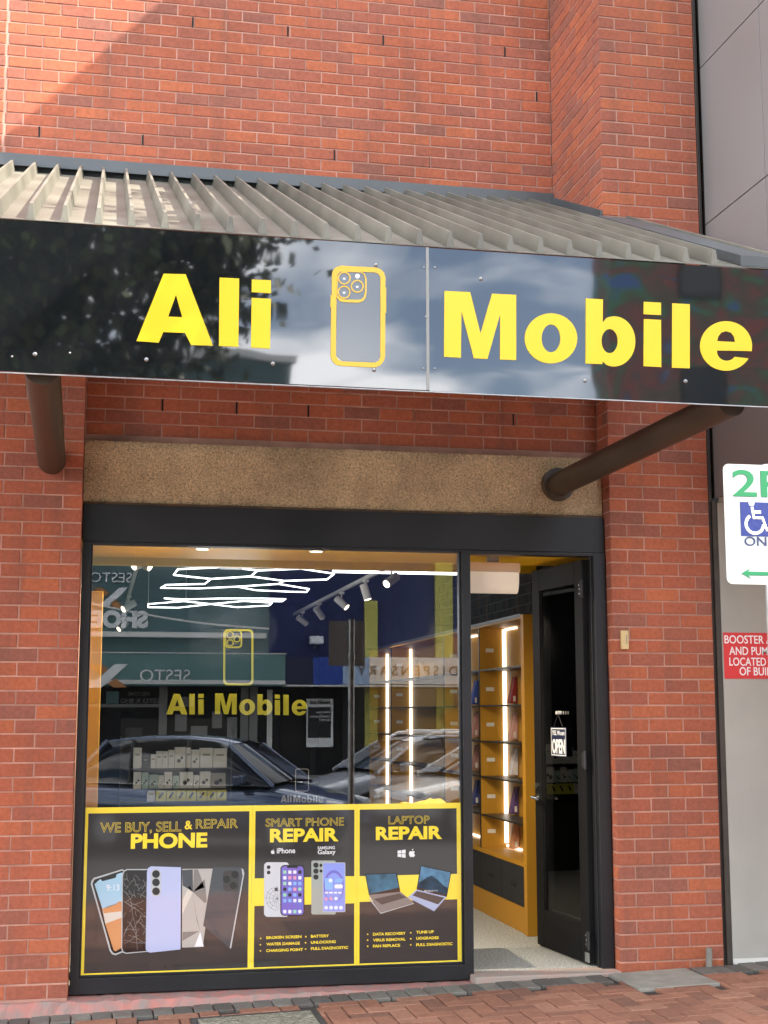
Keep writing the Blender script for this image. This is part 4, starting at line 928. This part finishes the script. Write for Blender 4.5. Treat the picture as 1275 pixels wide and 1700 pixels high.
# accessory stand at the back left
AS = thing('accessory_stand', 'black open stand holding rows of small boxed accessories at the left of the shop', 'display stand', (-2.55,5.1,.04))
MB().box(-3.10,-2.04,5.19,5.22,.04,1.62).build('back_board', M_dark, AS)
for z in (.838,.958,1.150): MB().box(-3.08,-2.05,4.98,5.19,z-.012,z).build('shelf', M_blackm, AS)
for x in (-3.10,-2.05): MB().box(x,x+.015,4.98,5.19,.04,1.45).build('side_panel', M_blackm, AS)
M_bw = mat('white_carton', (.55,.56,.54), .5); M_bt = mat('teal_white_carton', (.34,.46,.43), .5); M_by = mat('yellow_carton', (.50,.47,.05), .5)
def s4(p): return (200+p[0]/4.554, 1200+p[1]/4.554)
def abox(px0, px1, py0, z, m, label, grp, pic=None):
    a = at(*s4((px0, py0)), 5.0); b = at(*s4((px1, py0)), 5.0)
    t = thing('accessory_box', label, 'box', ((a.x+b.x)/2,5.06,z), grp)
    MB().box(a.x+.001,b.x-.001,5.0,5.11,z,a.z).build('carton', m, t, .002)
    xm = (a.x+b.x)/2; w_ = (b.x-a.x)*.28; h_ = a.z-z
    mb = MB()
    if pic == 'dot':
        mb.tube([(xm-w_*.4,4.9993,z+h_*.35),(xm-w_*.4,4.998,z+h_*.35)], w_*.6, 10); mb.tube([(xm+w_*.5,4.9993,z+h_*.5),(xm+w_*.5,4.998,z+h_*.5)], w_*.45, 10)
        mb.build('printed_picture', M_pink, t)
    elif pic == 'slash':
        mb.hexa([(xm-w_,4.998,z+h_*.3),(xm-w_*.2,4.998,z+h_*.25),(xm-w_*.2,4.9995,z+h_*.25),(xm-w_,4.9995,z+h_*.3),(xm+w_*.3,4.998,z+h_*.8),(xm+w_,4.998,z+h_*.75),(xm+w_,4.9995,z+h_*.75),(xm+w_*.3,4.9995,z+h_*.8)]); mb.build('printed_picture', M_pink, t)
    else:
        mb.box(xm-w_,xm+w_,4.998,4.9995,z+h_*.62,z+h_*.72); mb.build('printed_picture', M_grey, t)
ordn = ['first','second','third','fourth','fifth','sixth','seventh','eighth','ninth','tenth','eleventh']
top = [(97,163,190),(166,215,250),(228,269,240),(271,316,216),(317,362,216),(363,410,206),(411,495,186),(497,534,190),(536,600,205),(602,700,192),(702,806,196)]
for i, (a_, b_, c_) in enumerate(top): abox(a_, b_, c_, 1.150, M_bw if i != 1 else M_dark, 'pale carton on the top row of the accessory stand, %s from left' % ordn[i] if i != 1 else 'dark carton on the top row of the accessory stand, second from left', 'cartons on the accessory stand', 'dot' if i in (6,8) else None)
midr = [(98,160,373),(162,214,377),(216,284,392),(286,330,398),(332,392,372),(394,445,402),(448,550,372),(552,598,396),(600,683,368),(685,797,378)]
for i, (a_, b_, c_) in enumerate(midr): abox(a_, b_, c_, .958, (M_bw, M_bt)[i in (1,2,5)] if i < 9 else M_grey, '%s carton with dark product picture on the middle row, %s from left' % ('teal edged' if i in (1,2,5) else 'white' if i < 9 else 'grey', ordn[i]), 'cartons on the accessory stand', 'dot')
low = [(200,262,515),(266,346,506),(348,420,506),(422,496,506),(498,574,506),(578,655,506),(657,728,506),(730,803,506)]
for i, (a_, b_, c_) in enumerate(low): abox(a_, b_, c_, .838, M_by if i else M_bw, ('yellow carton with a dark slash on the bottom row, %s from left' % ordn[i]) if i else 'white carton at the left end of the bottom row', 'cartons on the accessory stand', 'slash' if i else None)
CT = thing('display_counter', 'black display counter standing behind the laptop repair poster', 'counter', (-1.4,.5,.04))
MB().box(-1.75,-1.05,.3,.75,.042,1.03).build('cabinet', M_blackm, CT, .004); MB().box(-1.77,-1.03,.28,.77,1.031,1.055).build('top', M_blackm, CT, .003)
mb = MB(); rr = random.Random(11); vs = []; n = 9
for j in range(4):
    for i in range(n): vs.append((-1.33+.27*i/(n-1)+rr.uniform(-.006,.006), .33+.09*j, 1.058+(.035+rr.uniform(0,.045))*(1-abs(j-1.5)/2)*(.4+.8*i/n)))
mb.add(vs, [(j*n+i,j*n+i+1,(j+1)*n+i+1,(j+1)*n+i) for j in range(3) for i in range(n-1)], 0, False)
o = mb.build('yellow_bag', mat('yellow_plastic_film', (.8,.48,.02), .3)); sol = o.modifiers.new('thick', 'SOLIDIFY'); sol.thickness = .006; tag(o, 'crumpled yellow plastic bag lying on the counter behind the right poster', 'bag')
# broom and wall switch behind the open door
BR = thing('broom', 'green handled broom leaning on the yellow end panel behind the door', 'broom', (.02,1.35,.04))
MB().tube([(.012,1.30,.10),(.05,1.405,1.18)], .011, 12).build('handle', mat('dark_green_handle', (.06,.12,.05), .4), BR)
MB().tube([(.05,1.405,1.18),(.054,1.414,1.30)], .014, 12).build('grip', mat('lime_green_grip', (.20,.36,.03), .45), BR)
MB().box(-.09,.12,1.24,1.36,.042,.11).build('head', mat('green_broom_head', (.20,.33,.10), .6), BR, .01)
o = MB().box(.1885,.1945,1.29,1.38,1.05,1.17).build('wall_switch', M_offw, bevel=.002); tag(o, 'white switch plate on the dark wall behind the open door', 'switch')
# ------------------------------------------------------------------ across the street (seen in the glass)
YO, YA = -34.0, -32.6
def artm(name, loops, m, Y, parent, cv=lambda p: p, t=.01, yg=.13):
    ls = []
    for lp in loops:
        w = [mir(*cv(p), Y, yg) for p in lp]; ls.append([(q.x, q.z) for q in w])
    me = curve_mesh(ls, ext=t); place2d(me, Vector((0,Y,0)), X_, Z_, Vector((0,1,0))); return obj_from_mesh(name, me, parent, m)
def textm(name, s, m, Y, pr, yb, pl, cap, parent, **k):
    a = mir(pr, yb, Y); b = mir(pl, yb, Y); c_ = mir(pr, yb-cap, Y)
    return text(name, s, m, (a.x, Y, a.z), a.x-b.x, c_.z-a.z, parent, u=-X_, n=Vector((0,1,0)), t=.012, **k)
M_teal = mat('teal_painted_render', (.085,.155,.16), .75, noise=.2, nscale=.7, bump=.15, bscale=8)
M_tealf = mat('teal_fascia', (.12,.235,.225), .6, noise=.1, nscale=.8)
M_bluew = mat('dark_blue_wall', (.011,.018,.09), .7, noise=.15, nscale=.7)
M_blued = mat('navy_fascia', (.012,.016,.05), .6); M_bluel = mat('light_blue_sign', (.35,.45,.62), .5); M_blueb = mat('bright_blue_sign', (.02,.06,.33), .5)
M_shopg = mat('dark_shop_glass', (.012,.013,.014), .12)
M_oldw = mat('dull_white_trim', (.7,.69,.65), .6); M_lett = mat('grey_white_letters', (.8,.81,.8), .6); M_brn = mat('brown_logo_paint', (.45,.19,.06), .6)
TB = thing('teal_shop_building', 'teal shoe shop building across the street with SESTO lettering', 'building', (-6,-35,-.3))
xr = mir(447,1000,YO).x
MB().box(-16, xr, -42, YO, -.4, 11.4).build('wall', M_teal, TB); MB().box(-16, xr+.1, YO-.3, YO+.2, 11.4, 11.65).build('parapet_cap', M_oldw, TB)
zl = mir(300,1055,YO).z; MB().box(-16, mir(440,1055,YO).x, YO, YO+.35, zl-.07, zl+.08).build('ledge', M_oldw, TB)
zt_, zb2 = mir(300,1085,YA).z, mir(300,1138,YA).z; xr2 = mir(474,1100,YA).x
MB().box(-16, xr2, YO+.0, YA, zb2, zt_).build('awning_fascia', M_tealf, TB, .01)
MB().box(-16, xr2, YA-.01, YA+.02, mir(300,1135.5,YA).z, mir(300,1129,YA).z).build('fascia_trim', M_oldw, TB)
MB().box(-16, xr2+.02, YO, YA+.03, zt_, zt_+.03).build('fascia_cap', M_oldw, TB)
z8 = lambda p: (120+p[0]/6.375, 880+p[1]/6.375); z6 = lambda p: (130+p[0]/6.071, 940+p[1]/6.071)
artm('logo_stroke', [[(500,608),(590,608),(385,812),(270,812)]], M_lett, YO+.03, TB, z8); artm('logo_block', [[(225,610),(312,610),(392,665),(320,715)],[(400,775),(462,735),(540,825),(445,828)]], M_brn, YO+.03, TB, z8)
artm('logo_stroke', [[(372,985),(502,985),(232,1225),(90,1225)]], M_lett, YA+.03, TB, z6); artm('logo_block', [[(105,990),(240,990),(304,1042),(222,1100)],[(300,1182),(375,1130),(490,1220),(350,1222)]], M_brn, YA+.03, TB, z6)
textm('lettering', 'SESTO', M_lett, YO+.03, 219, 967.5, 149, 16.5, TB, bold=.0); textm('lettering', 'SHOE', M_lett, YO+.03, 245.5, 1043, 150, 29, TB, bold=.06)
textm('lettering', 'SESTO', M_lett, YA+.04, 315.5, 1131, 232, 19, TB, bold=-.002)
MB().box(-16, xr2, YO-.1, YO+.05, -.35, zb2-.02).build('shop_window', M_shopg, TB)
for px in (270, 405, 420): 
    p = mir(px, 1200, YO); MB().box(p.x-.12, p.x+.12, YO+.04, YO+.12, -.35, zb2).build('mullion', M_grey, TB)
p = mir(300,1172,YO); MB().box(-16, mir(268,1172,YO).x, YO+.05, YO+.11, p.z-.04, p.z+.06).build('transom', M_grey, TB)
textm('window_lettering', 'WELCOME', M_grey, YO+.08, 249, 1155, 213, 6.5, TB); textm('window_lettering', 'SESTO X SHO', M_grey, YO+.08, 270, 1167, 199, 7.5, TB)
MB().box(mir(176,1160,YO).x, mir(197,1160,YO).x, YO+.055, YO+.07, mir(186,1168,YO).z, mir(186,1148,YO).z).build('window_notice', M_tealf, TB)
for px, py, w_, h_ in ((222,1225,.5,.6),(300,1200,.35,.5),(330,1215,.5,.35),(360,1195,.3,.5),(310,1165,.4,.3),(385,1210,.3,.7)):
    p = mir(px, py, YO); MB().box(p.x-w_/2, p.x+w_/2, YO+.052, YO+.075, p.z-h_/2, p.z+h_/2).build('window_display', M_plk if px == 222 else M_grey, TB)
BB = thing('blue_shop_building', 'dark blue dispensary building across the street with yellow block pilasters', 'building', (7,-35,-.3))
xe = 11.2
MB().box(xr+.003, xe, -42, YO-.05, -.4, 10.4).build('wall', M_bluew, BB); MB().box(xr+.1, xe, YO-.4, YO+.1, 10.4, 10.6).build('parapet_cap', M_oldw, BB)
M_ypil = mat('yellow_painted_block', (.52,.48,.11), .7, noise=.12, nscale=3)
for xa, xb, zt2 in ((4.76,5.16,5.15),(7.02,7.57,6.3),(9.6,10.1,6.3)):
    mb = MB(); z = -.35
    while z < zt2: mb.box(xa, xb, YO-.05, YO+.1, z, z+.235); z += .25
    mb.box(xa+.015, xb-.015, YO-.05, YO+.085, -.35, zt2); mb.build('pilaster', M_ypil, BB)
def fz(x0p, x1p, m, nm, y0=1091, y1=1136.5):
    a = mir(x0p, y0, YA); b = mir(x1p, y1, YA); return MB().box(a.x+.004, b.x-.004, YO+.1, YA, b.z, a.z).build(nm, m, BB)
fz(475,520,M_blued,'fascia_panel'); fz(520,569,M_blueb,'fascia_panel'); fz(569,613,M_bluel,'sign_panel'); fz(613,860,mat('cream_sign_face', (.82,.77,.70), .5),'sign_panel')
MB().box(xr2+.03, xe, YO+.1, YA+.03, mir(500,1139.5,YA).z, mir(500,1137,YA).z).build('fascia_trim', M_oldw, BB)
textm('lettering', 'DISPENSARY', mat('dark_bronze_letters', (.08,.06,.05), .5), YA+.02, 759, 1121, 594, 15, BB, bold=-.004, spacing=1.5)
artm('leaf_emblem', [arc(752,1190,17,22,-60,200,14)+[(740,1186)]], M_ypaint, YO+.2, BB)
MB().box(xr2+.05, xe, YO-.06, YO+.02, -.35, mir(500,1141,YA).z).build('shop_window', M_shopg, BB)
for px in (447, 519, 572):
    p = mir(px, 1200, YO); MB().box(p.x-.08, p.x+.08, YO+.02, YO+.09, -.35, p.z+1.0).build('mullion', M_oldw if px == 447 else M_blackm, BB)
MBd = thing('notice_board', 'tall white framed notice board in the dispensary window across the street', 'notice board', (mir(531,1230,YO+.2).x, YO+.2, -.3))
a, b = mir(509,1160,YO+.2), mir(553,1240,YO+.2); MB().box(a.x,b.x,YO+.17,YO+.2,b.z,a.z).build('board', M_lett, MBd)
a, b = mir(511.5,1174,YO+.21), mir(549,1225,YO+.21); MB().box(a.x,b.x,YO+.201,YO+.21,b.z,a.z).build('panel', M_blackm, MBd)
textm('lettering', 'Med-Leaf', M_blackm, YO+.21, 548, 1169, 514, 6, MBd)
for s, yb, pl in (('Need your',1184,524),('medication',1191,515),('today?',1196.5,530)): textm('lettering', s, M_lett, YO+.215, 547, yb, pl, 4, MBd)
MU = thing('mural_building', 'tall brown building across the street covered with a colourful painted mural', 'building', (16,-36,-.3))
m = bpy.data.materials.new('mural_paint'); m.use_nodes = True; nt = m.node_tree; b_ = nt.nodes['Principled BSDF']; b_.inputs['Roughness'].default_value = .7
tc = nt.nodes.new('ShaderNodeTexCoord'); nz_ = nt.nodes.new('ShaderNodeTexNoise'); nz_.inputs['Scale'].default_value = .55; nz_.inputs['Detail'].default_value = 3; nz_.inputs['Distortion'].default_value = 2.5
nt.links.new(tc.outputs['Object'], nz_.inputs['Vector']); cr = nt.nodes.new('ShaderNodeValToRGB'); el = cr.color_ramp.elements
el[0].position = .30; el[0].color = (.10,.18,.42,1); el[1].position = .72; el[1].color = (.45,.36,.2,1)
for p_, c_ in ((.38,(.10,.28,.12,1)),(.44,(.16,.11,.08,1)),(.50,(.2,.14,.1,1)),(.55,(.4,.10,.08,1)),(.6,(.15,.11,.09,1)),(.66,(.12,.2,.4,1))): e_ = el.new(p_); e_.color = c_
nt.links.new(nz_.outputs['Fac'], cr.inputs[0]); nt.links.new(cr.outputs[0], b_.inputs['Base Color'])
MB().box(11.3, 30, -35.6, YO, -.4, 19).build('wall', m, MU); MB().box(11.25, 30, YO-.3, YO+.15, 19, 19.3).build('parapet_cap', M_grey, MU)
for k in range(4):
    for j in range(4):
        x = 13.5+k*3.4; z = 1.5+j*4.2; w_ = MB().box(x, x+1.4, YO, YO+.06, z, z+1.9).build('window', M_brown, MU); MB().box(x+.08, x+1.32, YO+.061, YO+.07, z+.08, z+1.82).build('pane', M_shopg, w_)
c0, c1 = mir(148,1001,YO+.6), mir(447,1044,YO+.6); pts = []
for i in range(25):
    t = i/24; p = c0.lerp(c1, t); p.z -= .25*math.sin(math.pi*t)*.5; pts.append(p)
o = MB().tube(pts, .035, 6).build('overhead_cable', M_oldw); tag(o, 'pale cable sagging across the front of the teal building', 'cable')
p = mir(525,1063,YO+.3); FL = thing('floodlight', 'white floodlight on the blue wall across the street', 'floodlight', tuple(p))
MB().box(p.x-.2,p.x+.2,p.y-.15,p.y+.2,p.z-.12,p.z+.12).build('housing', M_white, FL, .03); MB().tube([(p.x,YO-.06,p.z-.2),(p.x,p.y,p.z-.1)], .05, 8).build('arm', M_grey, FL)
# far kerb and footpath
MB().box(-60, 60, -44, -30.2, -.5, -.18).build('far_footpath', M_conc, kind='structure')
# ------------------------------------------------------------------ cars
M_tyre = mat('tyre_rubber', (.02,.02,.02), .85); M_rim = mat('alloy_rim', (.4,.41,.42), .3, metal=.8); M_cglass = mat('car_glass', (.012,.014,.016), .03, ior=1.7)
M_hl = mat('headlight_glass', (.6,.62,.65), .1); M_tl = mat('tail_light_red', (.35,.01,.01), .2); M_blkp = mat('black_car_trim', (.02,.02,.02), .5)
def car(label, cx, cy, flip, paint, roof=1.50, L=4.4, rails=None, rear=0.65, gy=-.32, turn=0):
    t = thing('parked_car', label, 'car', (cx,cy,gy), 'cars parked across the road')
    s = -1 if flip else 1
    def P(x, y, z): return Vector((cx+s*(x-L/2), cy+y, gy+z))
    st = [(0,.62,.45,.86),(.08,.78,.34,.98),(.4,.87,.24,1.0),(.9,.90,.2,1.0),(1.8,.91,.2,.97),(2.7,.90,.2,.96),(L-1.15,.89,.2,.97),(L-.8,.86,.22,.90),(L-.3,.80,.24,.80),(L-.06,.70,.32,.70),(L,.58,.42,.62)]
    vs = []; 
    for (x, hw, zb, zt) in st:
        zm = zb+(zt-zb)*.55
        ring = [(0,zb),(hw*.8,zb),(hw*.97,zb+.12),(hw,zm),(hw*.97,zt-.08),(hw*.86,zt),(0,zt+.035)]
        vs += [P(x, y, z) for y, z in ring] + [P(x, -y, z) for y, z in ring[-2:0:-1]]
    n = 12; fs = []
    for i in range(len(st)-1):
        for k in range(n): fs.append((i*n+k, i*n+(k+1) % n, (i+1)*n+(k+1) % n, (i+1)*n+k))
    fs += [tuple(range(n)), tuple(reversed(range((len(st)-1)*n, len(st)*n)))]
    mb = MB(); mb.add(vs, fs, 0, True); o = mb.build('body', paint, t); sb = o.modifiers.new('smooth', 'SUBSURF'); sb.levels = sb.render_levels = 2
    gs = [(.12,.74,.97,.72,1.0),(rear,.80,.97,.60,roof-.04),(rear+.5,.84,.97,.635,roof),(1.9,.86,.96,.645,roof+.005),(2.35,.86,.955,.63,roof-.03),(2.62,.85,.955,.61,roof-.09),(L-1.02,.80,.96,.76,1.0)]
    vs = []
    for (x, hb, zb, ht, zt) in gs:
        vs += [P(x, hb, zb), P(x+.0, (hb+ht)/2+.03, (zb+zt)/2), P(x, ht, zt), P(x, 0, zt+.03), P(x, -ht, zt), P(x, -((hb+ht)/2+.03), (zb+zt)/2), P(x, -hb, zb)]
    n = 7; fs = []
    for i in range(len(gs)-1):
        for k in range(n-1): fs.append((i*n+k, i*n+k+1, (i+1)*n+k+1, (i+1)*n+k))
    MB().add(vs, fs, 0, True).build('window', M_cglass, t)
    rf = gs[1:6]; vs = []
    for (x, hb, zb, ht, zt) in rf: vs += [P(x, ht+.012, zt-.03), P(x, ht-.03, zt+.012), P(x, 0, zt+.045), P(x, -ht+.03, zt+.012), P(x, -ht-.012, zt-.03)]
    n = 5; fs = [(i*n+k, i*n+k+1, (i+1)*n+k+1, (i+1)*n+k) for i in range(len(rf)-1) for k in range(n-1)]
    MB().add(vs, fs, 0, True).build('roof', paint, t)
    for sd in (1, -1):
        e = [P(x, sd*(hb+.006), zb) for (x, hb, zb, ht, zt) in gs]; u_ = [P(x, sd*(ht+.008), zt) for (x, hb, zb, ht, zt) in gs]
        def mid(i): 
            x, hb, zb, ht, zt = gs[i]; return P(x, sd*((hb+ht)/2+.036), (zb+zt)/2)
        for i, r in ((1,.05),(5,.035)):
            MB().tube([e[i-1 if i == 1 else i+1], u_[i]], r, 8).build('pillar', paint, t)
        for x in (1.15, 2.05):
            MB().tube([P(x, sd*.855, .96), P(x-.02, sd*.775, 1.24), P(x-.05, sd*.648, roof-.02)], .035, 8).build('pillar', M_blkp, t)
        MB().tube([P(L-1.45, sd*.86, 1.0), P(L-1.45, sd*1.0, 1.04)], .03, 8).add([], []).build('mirror_arm', M_blkp, t)
        q = P(L-1.45, sd*1.02, 1.05); mbx = MB(); mbx.box(q.x-.07, q.x+.07, q.y-.1, q.y+.1, q.z-.07, q.z+.08); mbx.build('mirror', paint, t, .03, 3)
        for x in (1.45, 2.3): MB().tube([P(x, sd*.912, .86), P(x+.18, sd*.912, .86)], .014, 8).build('door_handle', paint, t)
        MB().tube([P(.5, sd*.88, .985), P(1.8, sd*.872, .972), P(L-1.3, sd*.86, .975)], .012, 6).build('window_trim', M_steel, t)
        for x in (.82, L-.85):
            w_ = MB(); w_.tube([P(x, sd*.70, .33), P(x, sd*.925, .33)], .33, 28); w_ = w_.build('wheel', M_tyre, t); r_ = MB(); r_.tube([P(x, sd*.926, .33), P(x, sd*.935, .33)], .21, 20); r_.build('rim', M_rim, w_)
        q = MB(); q.tube([P(L-.28, sd*.66, .70), P(L-.05, sd*.58, .66)], .085, 12); q.build('headlight', M_hl, t)
        q = MB(); q.tube([P(.02, sd*.68, .88), P(.2, sd*.80, .90)], .085, 12); q.build('tail_light', M_tl, t)
        if rails: MB().tube([P(rear+.1, sd*.60, roof+.0), P(rear+.3, sd*.60, roof+.075), P(2.2, sd*.60, roof+.07), P(2.4, sd*.59, roof-.02)], .03, 8).build('roof_rail', rails, t)
        if rails: pass
    if rails:
        for x in (1.15, 1.95): MB().tube([P(x, -.66, roof+.10), P(x, .66, roof+.10)], .034, 8).build('cross_bar', rails, t)
    t.rotation_euler.z = turn
    MB().tube([P(2.45,.28,1.02), P(2.44,.28,1.02)], .18, 20).build('steering_wheel', M_blkp, t)
    return t
def paint(n, c_, **k): return mat(n, c_, .12, coat=.8, **k)
car('dark blue hatchback mirrored low in the left half of the shop window', -1.5, -12.4, False, paint('midnight_blue_paint', (.09,.12,.19), metal=.5), roof=1.62, L=4.4, turn=.50)
car('silver grey wagon with white roof bars, mirrored behind the sign pole', 2.4, -16.6, True, paint('silver_grey_paint', (.36,.38,.42)), roof=1.56, L=4.5, rails=M_white, turn=-.35)
car('white wagon with roof rails, mirrored over the yellow shelving', 3.5, -14.2, True, paint('white_paint_gloss', (.85,.84,.8)), roof=1.60, L=4.6, rails=M_steel, turn=-.3)
# ------------------------------------------------------------------ street trees: one mirrored in the sign, one added for shade
M_bark = mat('tree_bark', (.10,.075,.05), .9, noise=.3, bump=.6, bscale=25)
def leaf_mat(n, a, b):
    m = mat(n, a, .55); nt = m.node_tree; b_ = nt.nodes['Principled BSDF']; at_ = nt.nodes.new('ShaderNodeAttribute'); at_.attribute_name = 'tone'
    cr = nt.nodes.new('ShaderNodeValToRGB'); cr.color_ramp.elements[0].color = (*a, 1); cr.color_ramp.elements[1].color = (*b, 1); nt.links.new(at_.outputs['Fac'], cr.inputs[0]); nt.links.new(cr.outputs[0], b_.inputs['Base Color']); return m
M_leaf = leaf_mat('tree_leaf', (.035,.06,.015), (.10,.13,.03))
def tree(label, base, cen, rad, seed, ncl, per, ls, lobes=None):
    rt = random.Random(seed); TR = thing('street_tree', label, 'tree', base); b = Vector(base); c = Vector(cen)
    j = Vector((b.x*.3+c.x*.7, b.y*.3+c.y*.7, c.z-rad[2]*.95))
    mb = MB(); mb.tube([b+Vector((0,0,-.05)), b.lerp(j, .35)+Vector((.06,0,0)), b.lerp(j, .7), j, j.lerp(c, .6)], [.28,.23,.2,.16,.08], 14)
    for i in range(16):
        a = rt.uniform(0, 2*math.pi); r = rt.uniform(.5, .92); b0 = b.lerp(j, rt.uniform(.75, 1.0))
        e = c+Vector((math.cos(a)*r*rad[0], math.sin(a)*r*rad[1], rt.uniform(-.8,.6)*rad[2])); m_ = b0.lerp(e, .5)+Vector((0,0,.4)); mb.tube([b0, m_, e], [.09,.055,.02], 8)
    mb.build('trunk', M_bark, TR)
    mb = MB()
    for i in range(ncl):
        while True:
            x, y, z = rt.uniform(-1,1), rt.uniform(-1,1), rt.uniform(-1,1)
            if .2 < x*x+y*y+z*z < 1: break
        lc, lr = lobes[i % len(lobes)] if lobes else (cen, rad)
        cc = Vector(lc)+Vector((lr[0]*x, lr[1]*y, lr[2]*z)); cr_r = rt.uniform(.35,.75); tn = rt.random()
        for k in range(per):
            p = cc+Vector((rt.gauss(0,.5),rt.gauss(0,.5),rt.gauss(-.15,.6)))*cr_r; d = Vector((rt.gauss(0,1),rt.gauss(0,1),rt.gauss(-.9,.6))).normalized(); sd = d.cross(Vector((rt.gauss(0,1),rt.gauss(0,1),rt.gauss(0,1)))).normalized()
            l = rt.uniform(.8,1.3)*ls; w_ = l*.45; mid_ = p+d*l*.5
            v_ = min(1, max(0, tn*.6+rt.random()*.4)); mb.add([p, mid_+sd*w_, p+d*l, mid_-sd*w_], [(0,1,2,3)], 0, False, (v_,v_,v_))
    mb.build('crown', M_leaf, TR)
tree('large leafy street tree on the median, mirrored at the left of the fascia sign', (-5.4,-13,-.32), (-4.7,-12.3,8.7), (3.9,2.9,3.2), 21, 520, 70, .135)
tree('added leafy tree out of view right of the shop, shading awning roof and pavement', (5.2,-3.4,.03), (5.0,-3.3,8.8), (2.4,1.9,4.0), 5, 330, 60, .20, [((5,-3.0,7.4),(2.4,1.7,2.7)), ((5,-3.7,9.9),(2.6,2.8,1.9))])  # unseen tree added; crown lobes shaped to shade the pavement and right roof
